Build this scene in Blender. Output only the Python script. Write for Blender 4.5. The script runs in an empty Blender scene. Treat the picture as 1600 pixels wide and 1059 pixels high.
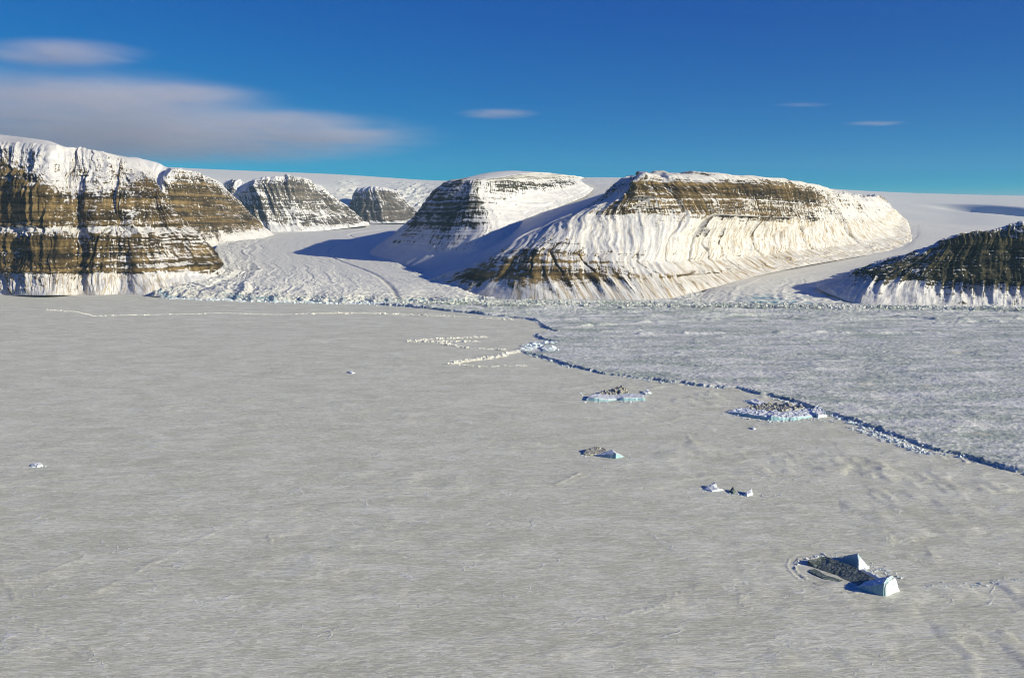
import bpy, math, random
import numpy as np
C = bpy.context.scene.collection
rng = np.random.default_rng(7)
random.seed(7)
# ------------------------------------------------------------------ camera geometry
F = 1386.0; CX, CY = 800.0, 529.5; HC = 450.0
PITCH = math.atan(179.5 / F); CP, SP = math.cos(PITCH), math.sin(PITCH)
SUN_EL = math.radians(20.0); SUN_AZ = math.radians(-27.0)      # azimuth measured from +x (right), negative = camera side

def at(u, v, Y):                      # point seen at photo pixel (u,v), Y metres ahead
    x = (np.asarray(u, float) - CX) / F; k = -(np.asarray(v, float) - CY) / F
    dy = CP + k * SP; dz = -SP + k * CP
    return np.stack([x / dy * Y, np.ones_like(x) * Y, HC + dz / dy * Y], -1)
def ground(u, v, z=0.0):
    x = (np.asarray(u, float) - CX) / F; k = -(np.asarray(v, float) - CY) / F
    dy = CP + k * SP; dz = -SP + k * CP
    T = (z - HC) / dz
    return np.stack([x * T, dy * T], -1)
def uz(u, z, Y):                      # column u, given height
    r = (u - CX) / F
    k = ((z - HC) / Y * CP + SP) / (CP - (z - HC) / Y * SP)
    return np.array([r / (CP + k * SP) * Y, Y, z])

# ------------------------------------------------------------------ noise
def _h(i, j, k=0):
    with np.errstate(over='ignore'):
        n = (i.astype(np.uint32) * np.uint32(374761393)) ^ (j.astype(np.uint32) * np.uint32(668265263)) ^ np.uint32((k * 2246822519 + 12345) & 0xffffffff)
        n = (n ^ (n >> np.uint32(13))) * np.uint32(1274126177)
        n = (n ^ (n >> np.uint32(15))) * np.uint32(2246822519)
        n = n ^ (n >> np.uint32(16))
    return n.astype(np.float32) * np.float32(2.0 / 4294967295.0) - np.float32(1)
def n2(x, y, seed=0):                 # value noise -1..1
    x = np.asarray(x, np.float32); y = np.asarray(y, np.float32)
    xi = np.floor(x); yi = np.floor(y); fx = x - xi; fy = y - yi
    fx = fx * fx * (3 - 2 * fx); fy = fy * fy * (3 - 2 * fy)
    xi = xi.astype(np.int32); yi = yi.astype(np.int32)
    a = _h(xi, yi, seed); b = _h(xi + 1, yi, seed); c = _h(xi, yi + 1, seed); d = _h(xi + 1, yi + 1, seed)
    return (a + (b - a) * fx) * (1 - fy) + (c + (d - c) * fx) * fy
def fbm(x, y, oct=4, seed=0, gain=0.5):
    s = 0; a = 1.0; t = 0
    for o in range(oct):
        s = s + a * n2(x * 2 ** o + 17.3 * o, y * 2 ** o - 9.1 * o, seed + o); t += a; a *= gain
    return s / t
def ridged(x, y, oct=3, seed=0):
    s = 0; a = 1.0; t = 0
    for o in range(oct):
        s = s + a * (1 - 2 * np.abs(n2(x * 2 ** o + 5.7 * o, y * 2 ** o + 3.3 * o, seed + o))); t += a; a *= 0.5
    return s / t
def n1(x, seed=0): return n2(x, np.zeros_like(x) + 0.5, seed)
def sst(a, b, x):
    t = np.clip((x - a) / (b - a), 0, 1); return t * t * (3 - 2 * t)

# ------------------------------------------------------------------ mesh helpers
def link(name, me, mat=None, parent=None):
    o = bpy.data.objects.new(name, me); C.objects.link(o)
    if mat: me.materials.append(mat)
    if parent: o.parent = parent
    return o
def tag(o, label=None, cat=None, group=None, kind=None):
    if label: o['label'] = label
    if cat: o['category'] = cat
    if group: o['group'] = group
    if kind: o['kind'] = kind
    return o
def mesh_np(name, V, Q, attrs=None, smooth=True):
    V = np.asarray(V, np.float32).reshape(-1, 3); Q = np.asarray(Q, np.int32).reshape(-1, 4)
    me = bpy.data.meshes.new(name)
    me.vertices.add(len(V)); me.vertices.foreach_set('co', V.ravel())
    me.loops.add(Q.size); me.loops.foreach_set('vertex_index', Q.ravel())
    me.polygons.add(len(Q)); me.polygons.foreach_set('loop_start', np.arange(0, Q.size, 4, dtype=np.int32))
    me.polygons.foreach_set('loop_total', np.full(len(Q), 4, np.int32))
    me.polygons.foreach_set('use_smooth', np.full(len(Q), smooth))
    for k, a in (attrs or {}).items():
        a = np.asarray(a, np.float32)
        if a.ndim and a.shape[-1] == 3 and a.size == len(V) * 3:
            at_ = me.attributes.new(k, 'FLOAT_VECTOR', 'POINT'); at_.data.foreach_set('vector', a.ravel())
        else:
            at_ = me.attributes.new(k, 'FLOAT', 'POINT'); at_.data.foreach_set('value', a.ravel())
    me.update(); me.validate()
    return me
def grid_quads(n, m, flip=False):     # n rows x m cols
    i = np.arange(n * m).reshape(n, m)
    a, b, c, d = i[:-1, :-1], i[:-1, 1:], i[1:, 1:], i[1:, :-1]
    return np.stack([a, d, c, b] if flip else [a, b, c, d], -1).reshape(-1, 4)
def keep_faces(V, Q, A, mask_v):      # keep quads with any vertex in mask; drop loose verts
    q = Q[mask_v.ravel()[Q].any(1)]
    used = np.zeros(len(V), bool); used[q.ravel()] = True
    idx = np.cumsum(used) - 1
    return V[used], idx[q], {k: (a.reshape(len(V), -1)[used].squeeze() if a.ndim > 1 else a[used]) for k, a in A.items()}
def grid_normals(P):
    du = np.gradient(P, axis=1); dv = np.gradient(P, axis=0)
    n = np.cross(du, dv); n /= np.linalg.norm(n, axis=-1, keepdims=True) + 1e-9
    return n

def catmull(K, t):                    # K: (n, ...) control, t in [0,n-1]
    n = len(K); i = np.clip(np.floor(t).astype(int), 0, n - 2); f = (t - i)
    f = f.reshape((-1,) + (1,) * (K.ndim - 1))
    p0 = K[np.maximum(i - 1, 0)]; p1 = K[i]; p2 = K[i + 1]; p3 = K[np.minimum(i + 2, n - 1)]
    m1 = (p2 - p0) * 0.5 * 0.8; m2 = (p3 - p1) * 0.5 * 0.8
    return (2 * f**3 - 3 * f**2 + 1) * p1 + (f**3 - 2 * f**2 + f) * m1 + (-2 * f**3 + 3 * f**2) * p2 + (f**3 - f**2) * m2
def linear(K, t):
    n = len(K); i = np.clip(np.floor(t).astype(int), 0, n - 2); f = (t - i).reshape((-1,) + (1,) * (K.ndim - 1))
    return K[i] * (1 - f) + K[i + 1] * f

def param_by_length(K, ds):           # sampling of control index so samples are ~ds metres apart; K (n,3)-like lengths
    L = np.array(K); out = [np.array([0.0])]
    for i, l in enumerate(L):
        k = max(2, int(math.ceil(l / ds)))
        out.append(i + np.arange(1, k + 1) / k)
    return np.concatenate(out)

def loft(cols, ds, dt, rock=None):
    """cols[i][j] = (u, v, Y, rock) ; returns dense grid P (rows t, cols s), R, s, t, ij"""
    K = np.array([[list(at(p[0], p[1], p[2])) + [p[3] if len(p) > 3 else 0.0] for p in c] for c in cols])
    return loft_world(K, ds, dt)
def loft_world(K, ds, dt):
    seg_s = np.linalg.norm(np.diff(K[:, :, :3], axis=0), axis=-1).mean(1)
    seg_t = np.linalg.norm(np.diff(K[:, :, :3], axis=1), axis=-1)
    seg_t = np.median(seg_t, axis=0)
    dsl = ds if np.ndim(ds) else np.full(len(seg_s), ds)
    ts = [np.array([0.0])]
    for i, l in enumerate(seg_s):
        k = max(2, int(math.ceil(l / dsl[i]))); ts.append(i + np.arange(1, k + 1) / k)
    ts = np.concatenate(ts)
    dtl = dt if np.ndim(dt) else np.full(len(seg_t), dt)
    tt = [np.array([0.0])]
    for i, l in enumerate(seg_t):
        k = max(2, int(math.ceil(l / dtl[i]))); tt.append(i + np.arange(1, k + 1) / k)
    tt = np.concatenate(tt)
    A = catmull(K, ts)                              # (S, J, 4)
    G = linear(A.swapaxes(0, 1), tt)                # (T, S, 4)
    # soften the polyline profile slightly
    P = G[..., :3].copy(); R = np.clip(G[..., 3], 0, 1)
    for _ in range(3):
        P[1:-1] = P[1:-1] * 0.5 + 0.25 * (P[:-2] + P[2:])
    d = np.linalg.norm(np.diff(P, axis=1), axis=-1).mean(0); s = np.concatenate([[0], np.cumsum(d)])
    d = np.linalg.norm(np.diff(P, axis=0), axis=-1).mean(1); t = np.concatenate([[0], np.cumsum(d)])
    S, T = np.meshgrid(s, t); I, J = np.meshgrid(ts, tt)
    return P, R, S, T, I, J

def lean(T, J, slant, tr=1.0):        # how far the fall line has drifted sideways at each height
    g = slant * (.15 + .85 * sst(tr + .7, tr + 1.9, J)); g = g[1:] * np.diff(T, axis=0)
    return np.concatenate([np.zeros_like(T[:1]), np.cumsum(g, axis=0)], 0)
def detail(P, R, S, T, I, J, seed=0, gul=1.0, strata=1.0, rough=1.0, slant=0.0, bands=1.0, cap_row=6, base_row=0.0,
           dip=0.0, scale=1.0, thr=0.74, gain=1.0, talus_rows=1.0, tal_gul=1.0, snowy=0.0, chutes=(), ribs=0.0, line=0.0):
    """gullies, ledges and roughness; returns displaced P and rock cover (and painted chute shade) 0..1"""
    N = grid_normals(P); N = np.where(N[..., 2:3] < 0, -N, N)
    H = N.copy(); H[..., 2] *= 0.3; H /= np.linalg.norm(H, axis=-1, keepdims=True) + 1e-6
    face = 1 - sst(cap_row - 0.35, cap_row + 0.3, J)          # 1 on the faces, 0 on the plateau
    foot = sst(0, 0.35, J)
    x, y, z = P[..., 0], P[..., 1], P[..., 2]
    w = fbm(x / 260, y / 260 + z / 200, 3, seed + 50) * 40 * (1 - .8 * (1 - sst(talus_rows - .25, talus_rows + .3, J)))
    sc = (S + w + lean(T, J, slant, talus_rows)) / scale
    tc = T / scale
    tal = (1 - sst(talus_rows - .25, talus_rows + .1, J))
    g1 = ridged(sc / 230, tc / 1500, 2, seed + 1)
    g2 = ridged(sc / 75, tc / 500 + 3, 2, seed + 4)
    g3 = n2(sc / 23, tc / 170, seed + 8)
    g4 = n2(sc / 10, tc / 80, seed + 9)
    amp = gul * face * foot
    D = amp * scale * (g1 * 27 * (1 - .7 * tal) + g2 * (15 * (1 - .5 * tal) + 3 * tal * tal_gul) + g3 * 5.5 + g4 * 2.6)
    if ribs:
        rb = 1 - 2 * np.abs(np.sin(np.pi * (sc / 74 + .7 * n2(sc / 210, tc / 2000, seed + 14))))
        D = D + (ribs(I) if callable(ribs) else ribs) * face * rb * 14 * tal * sst(.15, .8, J / talus_rows) * (.6 + .5 * n2(sc / 150, tc / 900, seed + 17))
    D = D + amp * (1 - tal) * sst(.45, .85, R) * (ridged(sc / 44 + .3, tc / 420, 2, seed + 18) * 10 + ridged(sc / 17, tc / 260, 1, seed + 19) * 4)
    chute = np.zeros_like(S)
    for (i0, j0, i1, j1, wd, dp) in chutes:
        tt = (J - j0) / (j1 - j0); ic = i0 + (i1 - i0) * tt + .10 * n1(tt * 6 + i0, seed + 15)
        di = (I - ic) * (S.max() / I.max()) / (wd * (.6 + .6 * np.clip(tt, 0, 1)))
        gg = np.exp(-di ** 2) * sst(-.06, .06, tt) * (1 - sst(.94, 1.08, tt))
        D = D - dp * gg; chute = np.maximum(chute, gg)
    zz = z + dip * x + 10 * fbm(x / 500, y / 500, 2, seed + 20)
    kk = face * (1 - tal) * (0.35 + 0.65 * R)
    q = zz / (26.0 * bands)
    L1 = n1(q, seed + 30); L1 = np.tanh(L1 * 4)
    L2 = np.tanh(n1(q * 2.7 + 11, seed + 31) * 4)
    D = D + strata * kk * (L1 * 6.5 + L2 * 3.0) * (0.7 + 0.5 * n2(S / 160, z / 90, seed + 33))
    f3 = fbm(sc / 32 + z / 45, tc / 26, 3, seed + 40)
    f4 = ridged(sc / 13, z / 15 + tc / 60, 2, seed + 42)
    D = D + rough * (f3 * (3.5 + 6 * R) + f4 * (.5 + 2.6 * R)) * (0.12 + 0.88 * face) * foot
    D = D + (1 - face) * fbm(x / 400, y / 400, 3, seed + 45) * 8
    Pn = P + H * D[..., None]
    Nn = grid_normals(Pn); nz = np.abs(Nn[..., 2])
    led = np.clip(np.abs(n1(q * 1.9 + 4, seed + 35)) * 1.5 - .35, -.4, 1)      # snowy ledges between beds
    trough = -g2 - .6 * g3
    m = gain * (thr - nz) + (R - 0.5) * 1.05 - 0.10 * trough + 0.30 * fbm(sc / 60, tc / 160, 3, seed + 64) + .25 * fbm(x / 240, z / 120, 2, seed + 61) * face \
        - 0.36 * led * (1 - sst(.72, .95, R)) * (.5 + .8 * n2(S / 210 + 3, z / 130, seed + 36)) - (snowy(I, J) if callable(snowy) else snowy) + .25 * chute * sst(.05, .2, R)
    rock = np.clip(0.5 + 0.8 * m, 0, 1.3) * sst(0.0, 0.12, R + .04)
    rock = np.maximum(rock, line * .95 * chute ** 1.3)  # rock colour laid along chutes to stand for shade too mild by itself
    return Pn, rock

# ------------------------------------------------------------------ materials
class NT:
    def __init__(s, name):
        s.m = bpy.data.materials.new(name); s.m.use_nodes = True
        s.t = s.m.node_tree; s.t.nodes.clear()
        s.out = s.t.nodes.new('ShaderNodeOutputMaterial')
    def n(s, typ, **kw):
        nd = s.t.nodes.new('ShaderNode' + typ)
        for k, v in kw.items():
            if k.startswith('i_'):
                key = k[2:]; key = int(key) if key.isdigit() else key.replace('_', ' ')
                if hasattr(v, 'bl_idname') or isinstance(v, bpy.types.NodeSocket): s.t.links.new(v, nd.inputs[key])
                else: nd.inputs[key].default_value = v
            else: setattr(nd, k, v)
        return nd
    def math(s, op, a, b=None, c=None, clamp=False):
        nd = s.t.nodes.new('ShaderNodeMath'); nd.operation = op; nd.use_clamp = clamp
        for i, v in enumerate((a, b, c)):
            if v is None: continue
            if isinstance(v, (int, float)): nd.inputs[i].default_value = v
            else: s.t.links.new(v, nd.inputs[i])
        return nd.outputs[0]
    def attr(s, name, vec=False):
        nd = s.t.nodes.new('ShaderNodeAttribute'); nd.attribute_name = name
        return nd.outputs['Vector' if vec else 'Fac']
    def scale(s, vec, sx, sy, sz, rz=0.0):
        nd = s.t.nodes.new('ShaderNodeMapping'); nd.inputs['Scale'].default_value = (sx, sy, sz)
        nd.inputs['Rotation'].default_value = (0, 0, rz); s.t.links.new(vec, nd.inputs['Vector']); return nd.outputs[0]
    def noise(s, vec, scale=1.0, detail=4, rough=0.55, dist=0.0, lac=2.0):
        nd = s.t.nodes.new('ShaderNodeTexNoise'); nd.inputs['Scale'].default_value = scale
        nd.inputs['Detail'].default_value = detail; nd.inputs['Roughness'].default_value = rough
        nd.inputs['Distortion'].default_value = dist; nd.inputs['Lacunarity'].default_value = lac
        s.t.links.new(vec, nd.inputs['Vector']); return nd.outputs['Fac']
    def ramp(s, fac, stops, interp='LINEAR'):
        nd = s.t.nodes.new('ShaderNodeValToRGB'); cr = nd.color_ramp; cr.interpolation = interp
        while len(cr.elements) < len(stops): cr.elements.new(0.5)
        for e, (p, c) in zip(cr.elements, stops):
            e.position = p; e.color = (c, c, c, 1) if isinstance(c, (int, float)) else (*c, 1)
        s.t.links.new(fac, nd.inputs[0]); return nd.outputs[0]
    def mix(s, fac, a, b, mode='MIX'):
        nd = s.t.nodes.new('ShaderNodeMix'); nd.data_type = 'RGBA'; nd.blend_type = mode
        for key, v in ((0, fac), (6, a), (7, b)):
            if isinstance(v, bpy.types.NodeSocket): s.t.links.new(v, nd.inputs[key])
            elif key == 0: nd.inputs[0].default_value = v
            else: nd.inputs[key].default_value = (*v, 1)
        return nd.outputs[2]
    def bump(s, h, dist=1.0, strength=1.0, normal=None):
        nd = s.t.nodes.new('ShaderNodeBump'); nd.inputs['Distance'].default_value = dist; nd.inputs['Strength'].default_value = strength
        s.t.links.new(h, nd.inputs['Height'])
        if normal: s.t.links.new(normal, nd.inputs['Normal'])
        return nd.outputs[0]
    def finish(s, col, rough=0.8, normal=None, spec=0.2):
        b = s.t.nodes.new('ShaderNodeBsdfPrincipled')
        if isinstance(col, bpy.types.NodeSocket): s.t.links.new(col, b.inputs['Base Color'])
        else: b.inputs['Base Color'].default_value = (*col, 1)
        if isinstance(rough, bpy.types.NodeSocket): s.t.links.new(rough, b.inputs['Roughness'])
        else: b.inputs['Roughness'].default_value = rough
        b.inputs['Specular IOR Level'].default_value = spec
        if normal: s.t.links.new(normal, b.inputs['Normal'])
        s.t.links.new(b.outputs[0], s.out.inputs[0]); return s.m

def mountain_mat(name, c_dark, c_mid, c_light, fine=1.0, snow=(0.71, 0.695, 0.665), contrast=0.62):
    T = NT(name)
    pos = T.n('NewGeometry').outputs['Position']; st = T.attr('st', True); rock = T.attr('rock'); dirt = T.attr('dirt')
    # fine break-up of the snow cover: along the beds and down the fall line
    beds = T.noise(T.scale(pos, .009 * fine, .009 * fine, .075 * fine), 1.0, 6, .66, .6)
    fall = T.noise(T.scale(st, .085 * fine, .012 * fine, 0), 1.0, 4, .6, .4)
    spk = T.noise(pos, .11 * fine, 4, .62)
    bw = T.ramp(rock, [(.12, .15), (.5, 1.0)])
    k = T.math('ADD', T.math('MULTIPLY', T.math('MULTIPLY', T.math('SUBTRACT', beds, .5), 1.35), bw), T.math('MULTIPLY', T.math('SUBTRACT', fall, .5), 1.5))
    k = T.math('ADD', k, T.math('MULTIPLY', T.math('SUBTRACT', spk, .5), 1.1))
    k = T.math('MULTIPLY', k, contrast * 2)
    f = T.math('ADD', rock, k)
    f = T.ramp(f, [(.45, 0.0), (.55, 1.0)])
    f = T.math('MULTIPLY', f, T.ramp(rock, [(.01, 0.0), (.08, 1.0)]))
    # rock colour by bed and streak
    bc = T.noise(T.scale(pos, .0012, .0012, .030), 1.0, 4, .65, .2)
    sc = T.noise(T.scale(st, .05, .006, 0), 1.0, 4, .6)
    rc = T.ramp(T.math('ADD', T.math('MULTIPLY', bc, .62), T.math('MULTIPLY', sc, .38)), [(.40, c_dark), (.50, c_mid), (.60, c_light)])
    rc = T.mix(T.math('MULTIPLY', T.noise(pos, .035, 4, .6), .7), rc, c_dark)
    # dusted snow
    dn = T.noise(T.scale(st, .07, .007, 0), 1.0, 6, .68, .9)
    df = T.math('MULTIPLY', dirt, T.ramp(dn, [(.46, 0.0), (.60, 1.0)]))
    sn = T.mix(df, snow, tuple(.60 * a + .40 * b for a, b in zip(c_light, (.50, .44, .34))))
    col = T.mix(f, sn, rc)
    bh = T.math('ADD', T.math('MULTIPLY', spk, 1.6), T.math('MULTIPLY', fall, 2.6))
    nb = T.bump(T.math('ADD', bh, T.math('MULTIPLY', T.math('MULTIPLY', beds, f), 2.0)), 3.0, .55)
    return T.finish(col, .85, nb, .15)

BROWN = ((.020, .015, .008), (.125, .086, .034), (.34, .235, .095))
mat_cliff = mountain_mat('banded_brown_cliff', *BROWN)
mat_far = mountain_mat('distant_cliff', (.05, .045, .04), (.12, .105, .085), (.24, .20, .15), fine=.6)
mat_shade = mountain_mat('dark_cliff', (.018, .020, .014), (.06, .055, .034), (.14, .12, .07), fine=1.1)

mat_right_shade = mountain_mat('shaded_right_cliff', (.010, .011, .007), (.042, .037, .018), (.13, .105, .048), fine=1.2)  # rock colours darkened for the shade on the left-turned right cliff
def snow_mat(name, col=(.84, .855, .88), bumpd=1.5, s=(.012, .03), dark=(.62, .68, .74), amt=.35):
    T = NT(name); pos = T.n('NewGeometry').outputs['Position']
    a = T.noise(T.scale(pos, s[0], s[1], .02), 1.0, 5, .6, .5)
    b = T.noise(pos, .0016, 4, .55, .3)
    f = T.math('MULTIPLY', T.ramp(T.math('ADD', T.math('MULTIPLY', a, .5), T.math('MULTIPLY', b, .5)), [(.42, 0.0), (.62, 1.0)]), amt)
    return T.finish(T.mix(f, col, dark), .8, T.bump(a, bumpd, .6), .2)
mat_snow = snow_mat('wind_packed_snow')

def glacier_mat():
    T = NT('crevassed_glacier'); pos = T.n('NewGeometry').outputs['Position']
    cr = T.attr('crev'); dirt = T.attr('dirt')
    a = T.noise(T.scale(pos, .06, .03, .05), 1.0, 5, .65, .8)
    f = T.ramp(T.math('ADD', cr, T.math('MULTIPLY', T.math('SUBTRACT', a, .5), .9)), [(.40, 0.0), (.75, 1.0)])
    col = T.mix(f, (.79, .77, .67), (.14, .33, .40))
    col = T.mix(T.math('MULTIPLY', dirt, T.ramp(a, [(.35, .3), (.65, 1.0)])), col, (.16, .14, .11))
    return T.finish(col, .6, T.bump(a, 3.0, .7), .3)
mat_glacier = glacier_mat()

def sea_mat():
    T = NT('sea_ice_with_sastrugi'); pos = T.n('NewGeometry').outputs['Position']
    w1 = T.noise(T.scale(pos, .004, .004, 0), 1.0, 3, .5)
    d1 = T.noise(T.scale(pos, .030, .105, 0, .05), 1.0, 6, .62, .55)        # long drifts
    d2 = T.noise(T.scale(pos, .10, .42, 0, -.08), 1.0, 7, .72, .8)         # small sastrugi
    d3 = T.noise(T.scale(pos, .008, .014, 0, .3), 1.0, 4, .55, 1.0)         # patches
    v = T.t.nodes.new('ShaderNodeTexVoronoi'); v.feature = 'DISTANCE_TO_EDGE'; v.inputs['Scale'].default_value = 1.0
    wv = T.n('VectorMath', operation='ADD')
    nz = T.t.nodes.new('ShaderNodeTexNoise'); nz.inputs['Scale'].default_value = .03; nz.inputs['Detail'].default_value = 5
    T.t.links.new(pos, nz.inputs['Vector'])
    sc = T.n('VectorMath', operation='SCALE'); T.t.links.new(nz.outputs['Color'], sc.inputs[0]); sc.inputs['Scale'].default_value = 60.0
    T.t.links.new(pos, wv.inputs[0]); T.t.links.new(sc.outputs[0], wv.inputs[1])
    T.t.links.new(T.scale(wv.outputs[0], .011, .018, 0), v.inputs['Vector'])
    crack = T.ramp(v.outputs['Distance'], [(0.0, 1.0), (.020, 0.0)])
    cmask = T.ramp(T.noise(T.scale(pos, .012, .012, 0), 1.0, 4, .6), [(.52, 0.0), (.62, 1.0)])
    crack = T.math('MULTIPLY', crack, cmask)
    n_a = T.noise(T.scale(pos, .011, .042, 0, .05), 1.0, 4, .5, 1.1)
    n_b = T.noise(T.scale(pos, .045, .15, 0, -.12), 1.0, 3, .55, 1.0)
    sh1 = T.math('FRACT', T.math('MULTIPLY', n_a, 6.0)); sh2 = T.math('FRACT', T.math('MULTIPLY', n_b, 5.0))
    sh = T.math('ADD', T.math('MULTIPLY', T.math('POWER', sh1, 1.6), .5), T.math('MULTIPLY', T.math('POWER', sh2, 1.6), .5))
    f = T.math('ADD', T.math('MULTIPLY', sh, .75), T.math('MULTIPLY', T.math('SUBTRACT', d3, .5), 1.0))
    f = T.math('ADD', f, T.math('MULTIPLY', T.math('SUBTRACT', d2, .5), 1.6))
    f = T.ramp(f, [(.05, 0.0), (.62, 1.0)])
    col = T.mix(f, (.595, .58, .445), (.87, .85, .715))
    col = T.mix(T.math('MULTIPLY', crack, .6), col, (.86, .86, .86))
    hgt = T.math('ADD', T.math('MULTIPLY', d1, .8), T.math('MULTIPLY', d2, .8))
    hgt = T.math('ADD', hgt, T.math('MULTIPLY', sh, .30))
    d4 = T.noise(T.scale(pos, .45, .8, 0, .2), 1.0, 6, .7, .4)
    hgt = T.math('ADD', hgt, T.math('MULTIPLY', d4, .16))
    hgt = T.math('ADD', hgt, T.math('MULTIPLY', crack, .35))
    return T.finish(col, .75, T.bump(hgt, 1.7, 1.0), .25)
mat_sea = sea_mat()

def shelf_mat():
    T = NT('hummocky_shelf_ice'); pos = T.n('NewGeometry').outputs['Position']; cr = T.attr('crev')
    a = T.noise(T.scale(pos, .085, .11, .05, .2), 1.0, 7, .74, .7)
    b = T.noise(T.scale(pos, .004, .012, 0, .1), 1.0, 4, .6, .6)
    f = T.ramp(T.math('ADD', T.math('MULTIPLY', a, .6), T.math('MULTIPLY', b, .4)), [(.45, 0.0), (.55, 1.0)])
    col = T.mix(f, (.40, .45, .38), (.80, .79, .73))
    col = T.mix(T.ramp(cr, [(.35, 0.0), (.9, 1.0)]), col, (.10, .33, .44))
    return T.finish(col, .7, T.bump(a, 2.6, .8), .25)
mat_shelf = shelf_mat()

def berg_mat(name, ice=(.62, .78, .80), top=(.84, .86, .88), dirt=None, damt=0.0):
    T = NT(name); g = T.n('NewGeometry'); pos = g.outputs['Position']
    nz = T.n('SeparateXYZ'); T.t.links.new(g.outputs['Normal'], nz.inputs[0])
    a = T.noise(T.scale(pos, .35, .35, .5), 1.0, 5, .65, .5)
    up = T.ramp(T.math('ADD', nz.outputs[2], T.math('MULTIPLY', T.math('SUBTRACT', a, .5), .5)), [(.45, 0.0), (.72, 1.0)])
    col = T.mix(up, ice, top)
    if dirt:
        s = T.noise(T.scale(pos, .22, .55, .3, -.9), 1.0, 5, .7, .4)
        col = T.mix(T.math('MULTIPLY', T.ramp(s, [(.40, 0.0), (.58, 1.0)]), damt), col, dirt)
    return T.finish(col, .45, T.bump(a, 1.0, .7), .4)
mat_berg = berg_mat('iceberg_ice', (.30, .50, .53), (.78, .80, .80))
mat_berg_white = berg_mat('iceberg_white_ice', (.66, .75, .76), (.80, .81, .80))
mat_berg_dirty = berg_mat('iceberg_silty_ice', (.14, .22, .19), (.30, .34, .29), (.03, .04, .025), .9)
mat_berg_brown = berg_mat('iceberg_silt_top', (.50, .55, .45), (.72, .70, .60), (.11, .085, .02), .9)

# ------------------------------------------------------------------ mountains
def build_mountain(name, cols, ds, dt, mat, label, cat='mountain', dirt=None, rfun=None, **kw):
    P, R, S, T, I, J = loft(cols, ds, dt)
    if rfun: R = rfun(R, I, J)
    Pn, rock = detail(P, R, S, T, I, J, **kw)
    d = np.zeros_like(rock) if dirt is None else dirt(Pn, R, S, T, I, J)
    S = S + lean(T, J, kw.get('slant', 0))
    me = mesh_np(name, Pn, grid_quads(*rock.shape), {'rock': rock.ravel(), 'dirt': np.clip(d, 0, 1).ravel(),
                 'st': np.stack([S, T, Pn[..., 2]], -1).reshape(-1, 3)})
    o = link(name, me, mat); tag(o, label, cat, kind='structure')
    return o

# rows: talus foot, rock foot, lower cliff top, ledge top, band top, upper slope, rim, skyline, back
A = []
def colA(ub, top=225, sky=212, r=(.25, .75, .1, .6, .35, .25), yo=0, bandtop=305, mid=265, cl=428):
    A.append([(ub, 461, 5640 + yo, 0), (ub, cl, 5830 + yo, r[0]), (ub, cl - 6, 5842 + yo, r[1]), (ub, 371, 5950 + yo, r[1]),
              (ub, 357, 6070 + yo, r[2]), (ub, 352, 6082 + yo, r[3]), (ub, bandtop, 6190 + yo, r[3]), (ub, mid, 6420 + yo, r[4]),
              (ub, top, 6750 + yo, r[5]), (ub, sky, 7400 + yo, 0), (ub, sky + 14, 9500 + yo, 0)])
colA(-1500, top=200, sky=188); colA(-700, top=205, sky=192); colA(-300, top=215, sky=200)
colA(-60, top=220, sky=207, r=(.5, .9, .1, .95, .95, .05), bandtop=290, mid=252, yo=-60)
colA(0, top=223, sky=210.5, r=(.45, .9, .08, .95, .95, .03), bandtop=285, mid=258, yo=20)
colA(40, top=226, sky=214, r=(.5, .95, .12, .97, .75, .03), bandtop=288, mid=275, yo=-130)
colA(75, top=229, sky=220, r=(.35, .95, .2, .97, .3, .05), bandtop=298, mid=279, yo=-190)
colA(100, top=232, sky=229, r=(.3, .9, .15, .9, .15, .15), bandtop=316, mid=283, yo=-120)
colA(122, top=234, sky=232, r=(.3, .65, .1, .6, .35, .2), bandtop=309, mid=268, yo=40)
colA(150, top=237, sky=236, r=(.3, .7, .1, .6, .45, .15), bandtop=306, mid=275, yo=-10)
colA(185, top=246, sky=243, r=(.25, .62, .1, .62, .5, .3), bandtop=308, mid=282, yo=70)
A.append([(228, 461, 5650), (215, 430, 5850, .2), (212, 424, 5862, .6), (202, 371, 6000, .62), (199, 357, 6120, .1), (198, 352, 6132, .62), (203, 307, 6260, .72), (202, 283, 6480, .6), (190, 252, 6800, .45), (205, 247, 7400, 0), (215, 262, 9500, 0)])
A.append([(265, 458, 5760), (250, 432, 5950, 0), (248, 426, 5962, .55), (228, 371, 6120, .6), (225, 357, 6220, .15), (223, 352, 6232, .65), (220, 312, 6360, .8), (218, 285, 6550, .7), (208, 265, 6850, .45), (222, 252, 7450, 0), (235, 265, 9500, 0)])
A.append([(305, 450, 5950), (290, 430, 6130, 0), (288, 424, 6142, .6), (262, 371, 6280, .6), (252, 357, 6350, .3), (250, 352, 6362, .7), (240, 325, 6450, .8), (234, 290, 6600, .8), (222, 275, 6880, .4), (240, 270, 7500, 0), (245, 280, 9500, 0)])
A.append([(343, 434, 6350), (335, 421, 6400, .2), (334, 415, 6402, .8), (303, 373, 6440, .75), (288, 359, 6480, .4), (283, 355, 6490, .7), (256, 328, 6560, .85), (243, 302, 6650, .8), (238, 290, 6850, .3), (243, 290, 7600, 0), (240, 300, 9500, 0)])
A.append([(352, 422, 7000), (332, 408, 7050, .2), (331, 404, 7052, .8), (300, 368, 7050, .85), (282, 352, 7050, .4), (278, 348, 7060, .8), (252, 325, 7100, .9), (240, 304, 7150, .8), (232, 296, 7250, .2), (230, 300, 7900, 0), (225, 305, 9500, 0)])
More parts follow.
